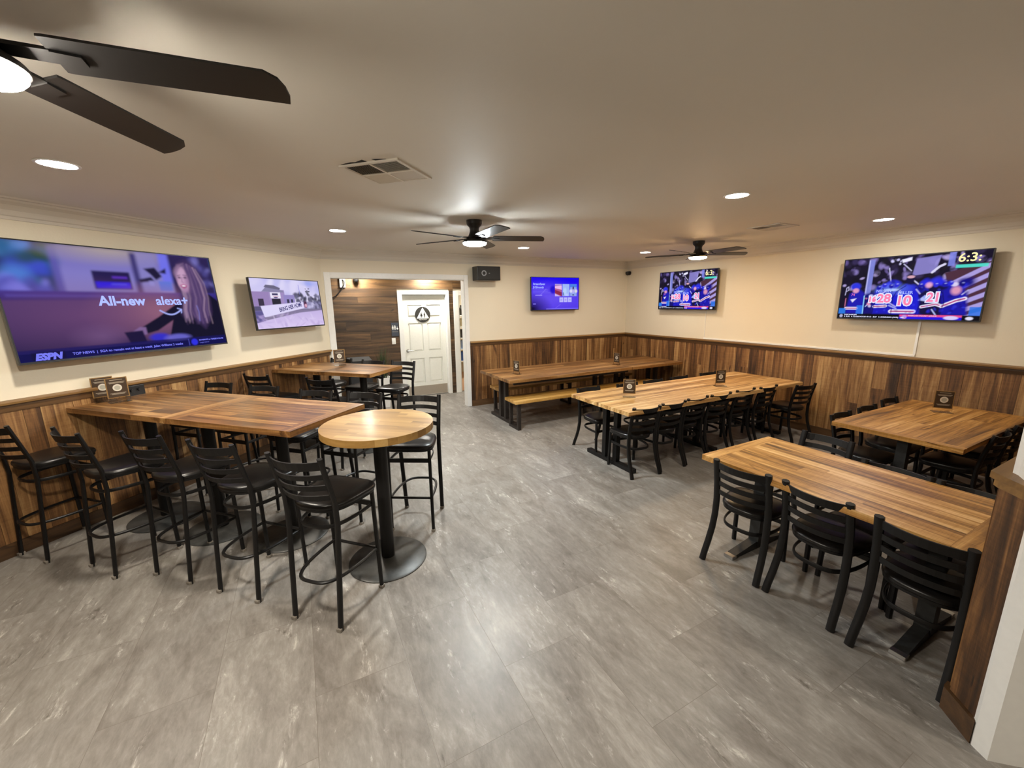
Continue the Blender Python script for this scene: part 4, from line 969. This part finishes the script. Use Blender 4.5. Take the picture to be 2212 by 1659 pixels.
stripe([(.06, .83), (.15, .83)], .012); stripe([(.29, .80), (.375, .79)], .012); stripe([(.42, .875), (.58, .875)], .016); stripe([(.63, .80), (.72, .76), (.76, .79)], .012); stripe([(.76, .79), (.84, .71), (.89, .68)], .014)
p.poly([(.60, .70), (.64, .62), (.67, .64), (.66, .72)], '#a9b4ec'); p.poly([(.09, .68), (.14, .66), (.11, .73)], '#d9d6f4'); p.line([(.70, .84), (.73, .92)], .008, '#a9b4ec')
p.rect(0, .83, .06, .93, '#2a78e0', .9); p.rect(.15, .78, .20, .93, '#2f74e8', .8); p.line([(.20, .62), (.205, .93)], .007, '#8fd0f4'); p.line([(.22, .80), (.27, .68)], .007, '#a9bcf4'); p.rect(.93, .80, 1, .94, '#2a70dc', .9); p.blobs(12, .21, .6, .30, .8, ['#c9c4f0', '#2a26a0', '#e08cac'], .006, .016, .8)
p.ell(.40, .53, .05, .02, '#cfe4ff', 1, .5); p.ell(.40, .52, .09, .06, '#7d9cf4', .5, .9)  # lamp glint on the screen glass, painted into the picture
p.rect(0, .925, 1, 1, '#0c0a12'); p.rect(.49, .925, .895, .958, '#e04a8c'); p.rect(.49, .956, .895, 1, '#2214d8'); p.ell(.525, .962, .018, .032, '#b48cd8', 1, .2); p.ell(.83, .965, .045, .028, '#cfc6ee', 1, .15); p.ell(.94, .967, .022, .024, '#d9d6ee', 1, .2); p.ell(.03, .963, .014, .028, '#a9a8c8', 1, .2); p.line([(.04, .60), (.045, .48), (.06, .46), (.065, .52), (.045, .54)], .006, '#b8b4dc'); p.line([(.05, .66), (.05, .80)], .006, '#d87aa0', .8)
for P_ in ([(.28, .92), (.29, .66), (.31, .56)], [(.425, .92), (.42, .66), (.44, .56), (.50, .47)], [(.60, .92), (.62, .74), (.60, .62), (.57, .50)], [(.755, .92), (.77, .74), (.75, .58)], [(.215, .92), (.215, .66)], [(.335, .50), (.35, .56), (.41, .56)]): p.line(P_, .006, '#0a0850', .8)
for cx_, cy_ in ((.305, .49), (.345, .455), (.395, .47), (.435, .455), (.60, .47), (.70, .47), (.755, .47), (.79, .45), (.86, .47)):
    p.ell(cx_, cy_, .017, .035, ['#1a18a0', '#2a2ad0', '#141078'][int(cx_ * 100) % 3], 1, .25); p.ell(cx_ + .004, cy_ - .018, .008, .008, '#9fa4f0', .8, .5)
for P_ in ([(.33, .60), (.36, .55)], [(.465, .545), (.455, .60)], [(.575, .53), (.605, .60)], [(.255, .64), (.30, .60)], [(.87, .62), (.90, .56)], [(.40, .74), (.45, .80)]): p.line(P_, .009, '#b9b4ee', .8)
p.line([(.40, .78), (.455, .83)], .010, '#a7aef0', .8); p.blobs(60, .28, .45, .92, .90, ['#2d30ee', '#120f7c', '#3d45f0', '#0c0a50'], .006, .016, .35)
SM = screen_mat('screen_hockey', 1.1); TXP = emit('screen_lettering_pink', lin('ff7fa8'), 1.15); TXY = emit('screen_lettering_yellow', lin('f6ecae'), 1.1)
def nums(outline=True):
    T = []
    for s_, u, v, h, sx_ in (('28', .355, .73, .19, .95), ('10', .50, .775, .21, .95), ('21', .700, .72, .19, .85), ('16', .265, .72, .12, .9)):
        T.append(('jersey_number', s_, u, v, h, TXW, 'CENTER', sx_, 0, .022)); T.append(('jersey_number', s_, u, v, h, TXP, 'CENTER', sx_, 0, .006))
    T += [('jersey_name', 'NELSON', .345, .565, .058, TXL, 'CENTER', .9, 0, .001), ('jersey_name', 'MILLER', .505, .60, .062, TXL, 'CENTER', .95, 0, .001), ('jersey_number', '74', .105, .62, .06, TXP, 'CENTER', .9, 0, 0),
          ('scoreboard_digits', '6:3:', .875, .145, .17, TXY, 'CENTER', 1.0, 0, .003), ('ticker_text', 'DAVE NAIRDEN', .055, .952, .026, TXW, 'LEFT', 1, 0, .001), ('ticker_text', '3. SUN   4. CLARKWOOD 09-15 - BUF   5. SORENSON (NYR) - 304', .055, .985, .028, TXW, 'LEFT', 1.02, 0, .001), ('ticker_text', 'AMERICAN HOCKEY LEAGUE', .55, .953, .026, TXW, 'LEFT', 1.0, 0, 0)]
    return T
_, hm = tv('large television on the right wall showing a blue hockey team, nearest the right edge', (6.4, 2.168, 2.004), -PI / 2, 1.285, .742, 0, .11, p, None, SM, nums())
t4, _ = tv('smaller hockey television on the right wall near the back corner', (6.4, 5.232, 2.067), -PI / 2, 1.245, .695, 0, .10, p, None, SM, nums())

# ------------------------------------------------------------------ small wall things
sp = thing('loudspeaker', 'black box loudspeaker high on the back wall right of the opening', 'speaker', (3.005, 6.86, 2.385))
b = MB(); b.box((-.218, -.26, -.118), (.218, -.03, .118), bev=.008); b.build('cabinet', MAT['plastic'], sp)
b = MB(); b.box((-.208, -.268, -.108), (.208, -.2605, .108)); b.build('grille', MAT['grille'], sp)
b = MB(); n = 28
rings = []
for r, y in ((.047, -.268), (.047, -.273), (.030, -.273), (.030, -.268)): rings.append([(-.10 + r * math.cos(2 * PI * k / n), y, r * math.sin(2 * PI * k / n)) for k in range(n)])
R = [[b.bm.verts.new(q) for q in ring] for ring in rings]
for i in range(4):
    for k in range(n): b.bm.faces.new((R[i][k], R[i][(k + 1) % n], R[(i + 1) % 4][(k + 1) % n], R[(i + 1) % 4][k]))
b.build('driver_ring', MAT['greyring'], sp)
b = MB(); b.box((-.012, -.2705, -.004), (.012, -.268, .004)); b.build('badge', MAT['greyring'], sp)
b = MB(); b.box((-.05, -.0299, -.06), (.05, 0, .06)); b.build('wall_bracket', MAT['blackm'], sp)
sc = thing('security_camera', 'small black dome camera in the back right corner under the crown', 'security camera', (6.40, 6.79, 2.47))
b = MB(); b.tube([(0, 0, 0), (-.03, 0, 0)], .042, 18); b.build('mount', MAT['plastic'], sc)
b = MB(); b.lathe([(.004, -.048), (.022, -.044), (.036, -.03), (.044, -.005), (.044, .025), (.02, .035)], (-.06, 0, 0), 18); b.build('dome', MAT['plastic'], sc, True)
rw = thing('cable_raceway', 'white cable raceway on the right wall from the television down along the rail', 'cable cover', (6.40, 2.02, RAIL_T), -PI / 2)
b = MB(); b.box((-.012, -.016, .03), (.012, 0, .43), bev=.002); b.build('vertical_run', MAT['whitep'], rw)
b = MB(); x = -2.84
for e in (-2.2, -1.5, -.75, .012): b.box((x, -.018, .004), (e - .003, 0, .0295), bev=.002); x = e
b.build('horizontal_run', MAT['whitep'], rw)
rw = tag(MB().build('cable', MAT['whitep']), 'thin pale cable hanging below the smaller hockey television', 'cable'); bpy.data.objects.remove(rw)
b = MB(); b.tube([(6.394, 4.85, 1.70), (6.394, 4.853, 1.5), (6.394, 4.848, 1.235)], .005, 8); tag(b.build('cable', MAT['whitep'], None, True), 'thin pale cable hanging below the smaller hockey television', 'cable')
o = thing('outlet_box', 'small black box under the rail behind the two card signs', 'outlet', (.37 - 2.61 * .7071, 6.86 - 2.61 * .7071, 1.12), PI / 4)
b = MB(); b.box((-.08, -.055, -.055), (.08, -.036, .045), bev=.005); b.box((-.06, -.0361, -.05), (.06, -.0241, .04)); b.build('box', MAT['plastic'], o)
b = MB(); b.tube([(-.03, -.055, 0), (-.03, -.075, 0)], .014, 12); b.tube([(.03, -.055, .005), (.03, -.075, .005)], .014, 12); b.build('plug', MAT['plastic'], o)

# ------------------------------------------------------------------ hallway plant and bin
pl = thing('planter', 'tall tapered white planter with dark spiky grass in the hallway', 'plant', (1.29, 7.62, 0))
b = MB(); 
def sq(h_, z): return [(-h_, -h_, z), (h_, -h_, z), (h_, h_, z), (-h_, h_, z)]
b.loft([sq(.068, 0), sq(.115, .56), sq(.100, .56), sq(.098, .50)]); b.build('pot', MAT['whitep'], pl)
b = MB(); b.box((-.097, -.097, .50), (.097, .097, .515)); b.build('pebbles', MAT['soil'], pl)['kind'] = 'stuff'
b = MB(); rs = random.Random(3)
for k in range(130):
    a = rs.uniform(0, 2 * PI); r0 = rs.uniform(0, .06); ln = rs.uniform(.30, .68); lean = rs.uniform(.01, .20); wd = rs.uniform(.004, .009)
    P = []
    for i in range(5):
        s_ = i / 4; P.append(Vector((math.cos(a) * (r0 + lean * s_ ** 1.8), math.sin(a) * (r0 + lean * s_ ** 1.8), .51 + ln * s_ * (1 - .15 * s_ * lean / .22))))
    sd = Vector((-math.sin(a), math.cos(a), 0)); prev = None
    for i, q in enumerate(P):
        ww = wd * (1 - .9 * i / 4); c = (b.bm.verts.new(q - sd * ww), b.bm.verts.new(q + sd * ww))
        if prev: b.bm.faces.new((prev[0], prev[1], c[1], c[0]))
        prev = c
b.build('foliage', MAT['plant'], pl)['kind'] = 'stuff'
bn = thing('waste_bin', 'grey bin with a pale slanted lid in the hallway behind the far high tables', 'bin', (.91, 7.78, 0))
b = MB(); b.loft([[(-.17, -.15, 0), (.17, -.15, 0), (.17, .15, 0), (-.17, .15, 0)], [(-.19, -.17, .88), (.19, -.17, .88), (.19, .17, .88), (-.19, .17, .88)]]); b.build('body', MAT['bin'], bn)
b = MB(); b.loft([[(-.195, -.18, .88), (.195, -.18, .88), (.195, .18, .88), (-.195, .18, .88)], [(-.195, -.18, .895), (.195, -.18, .895), (.195, .18, .925), (-.195, .18, .925)]]); b.build('lid', MAT['binlid'], bn)
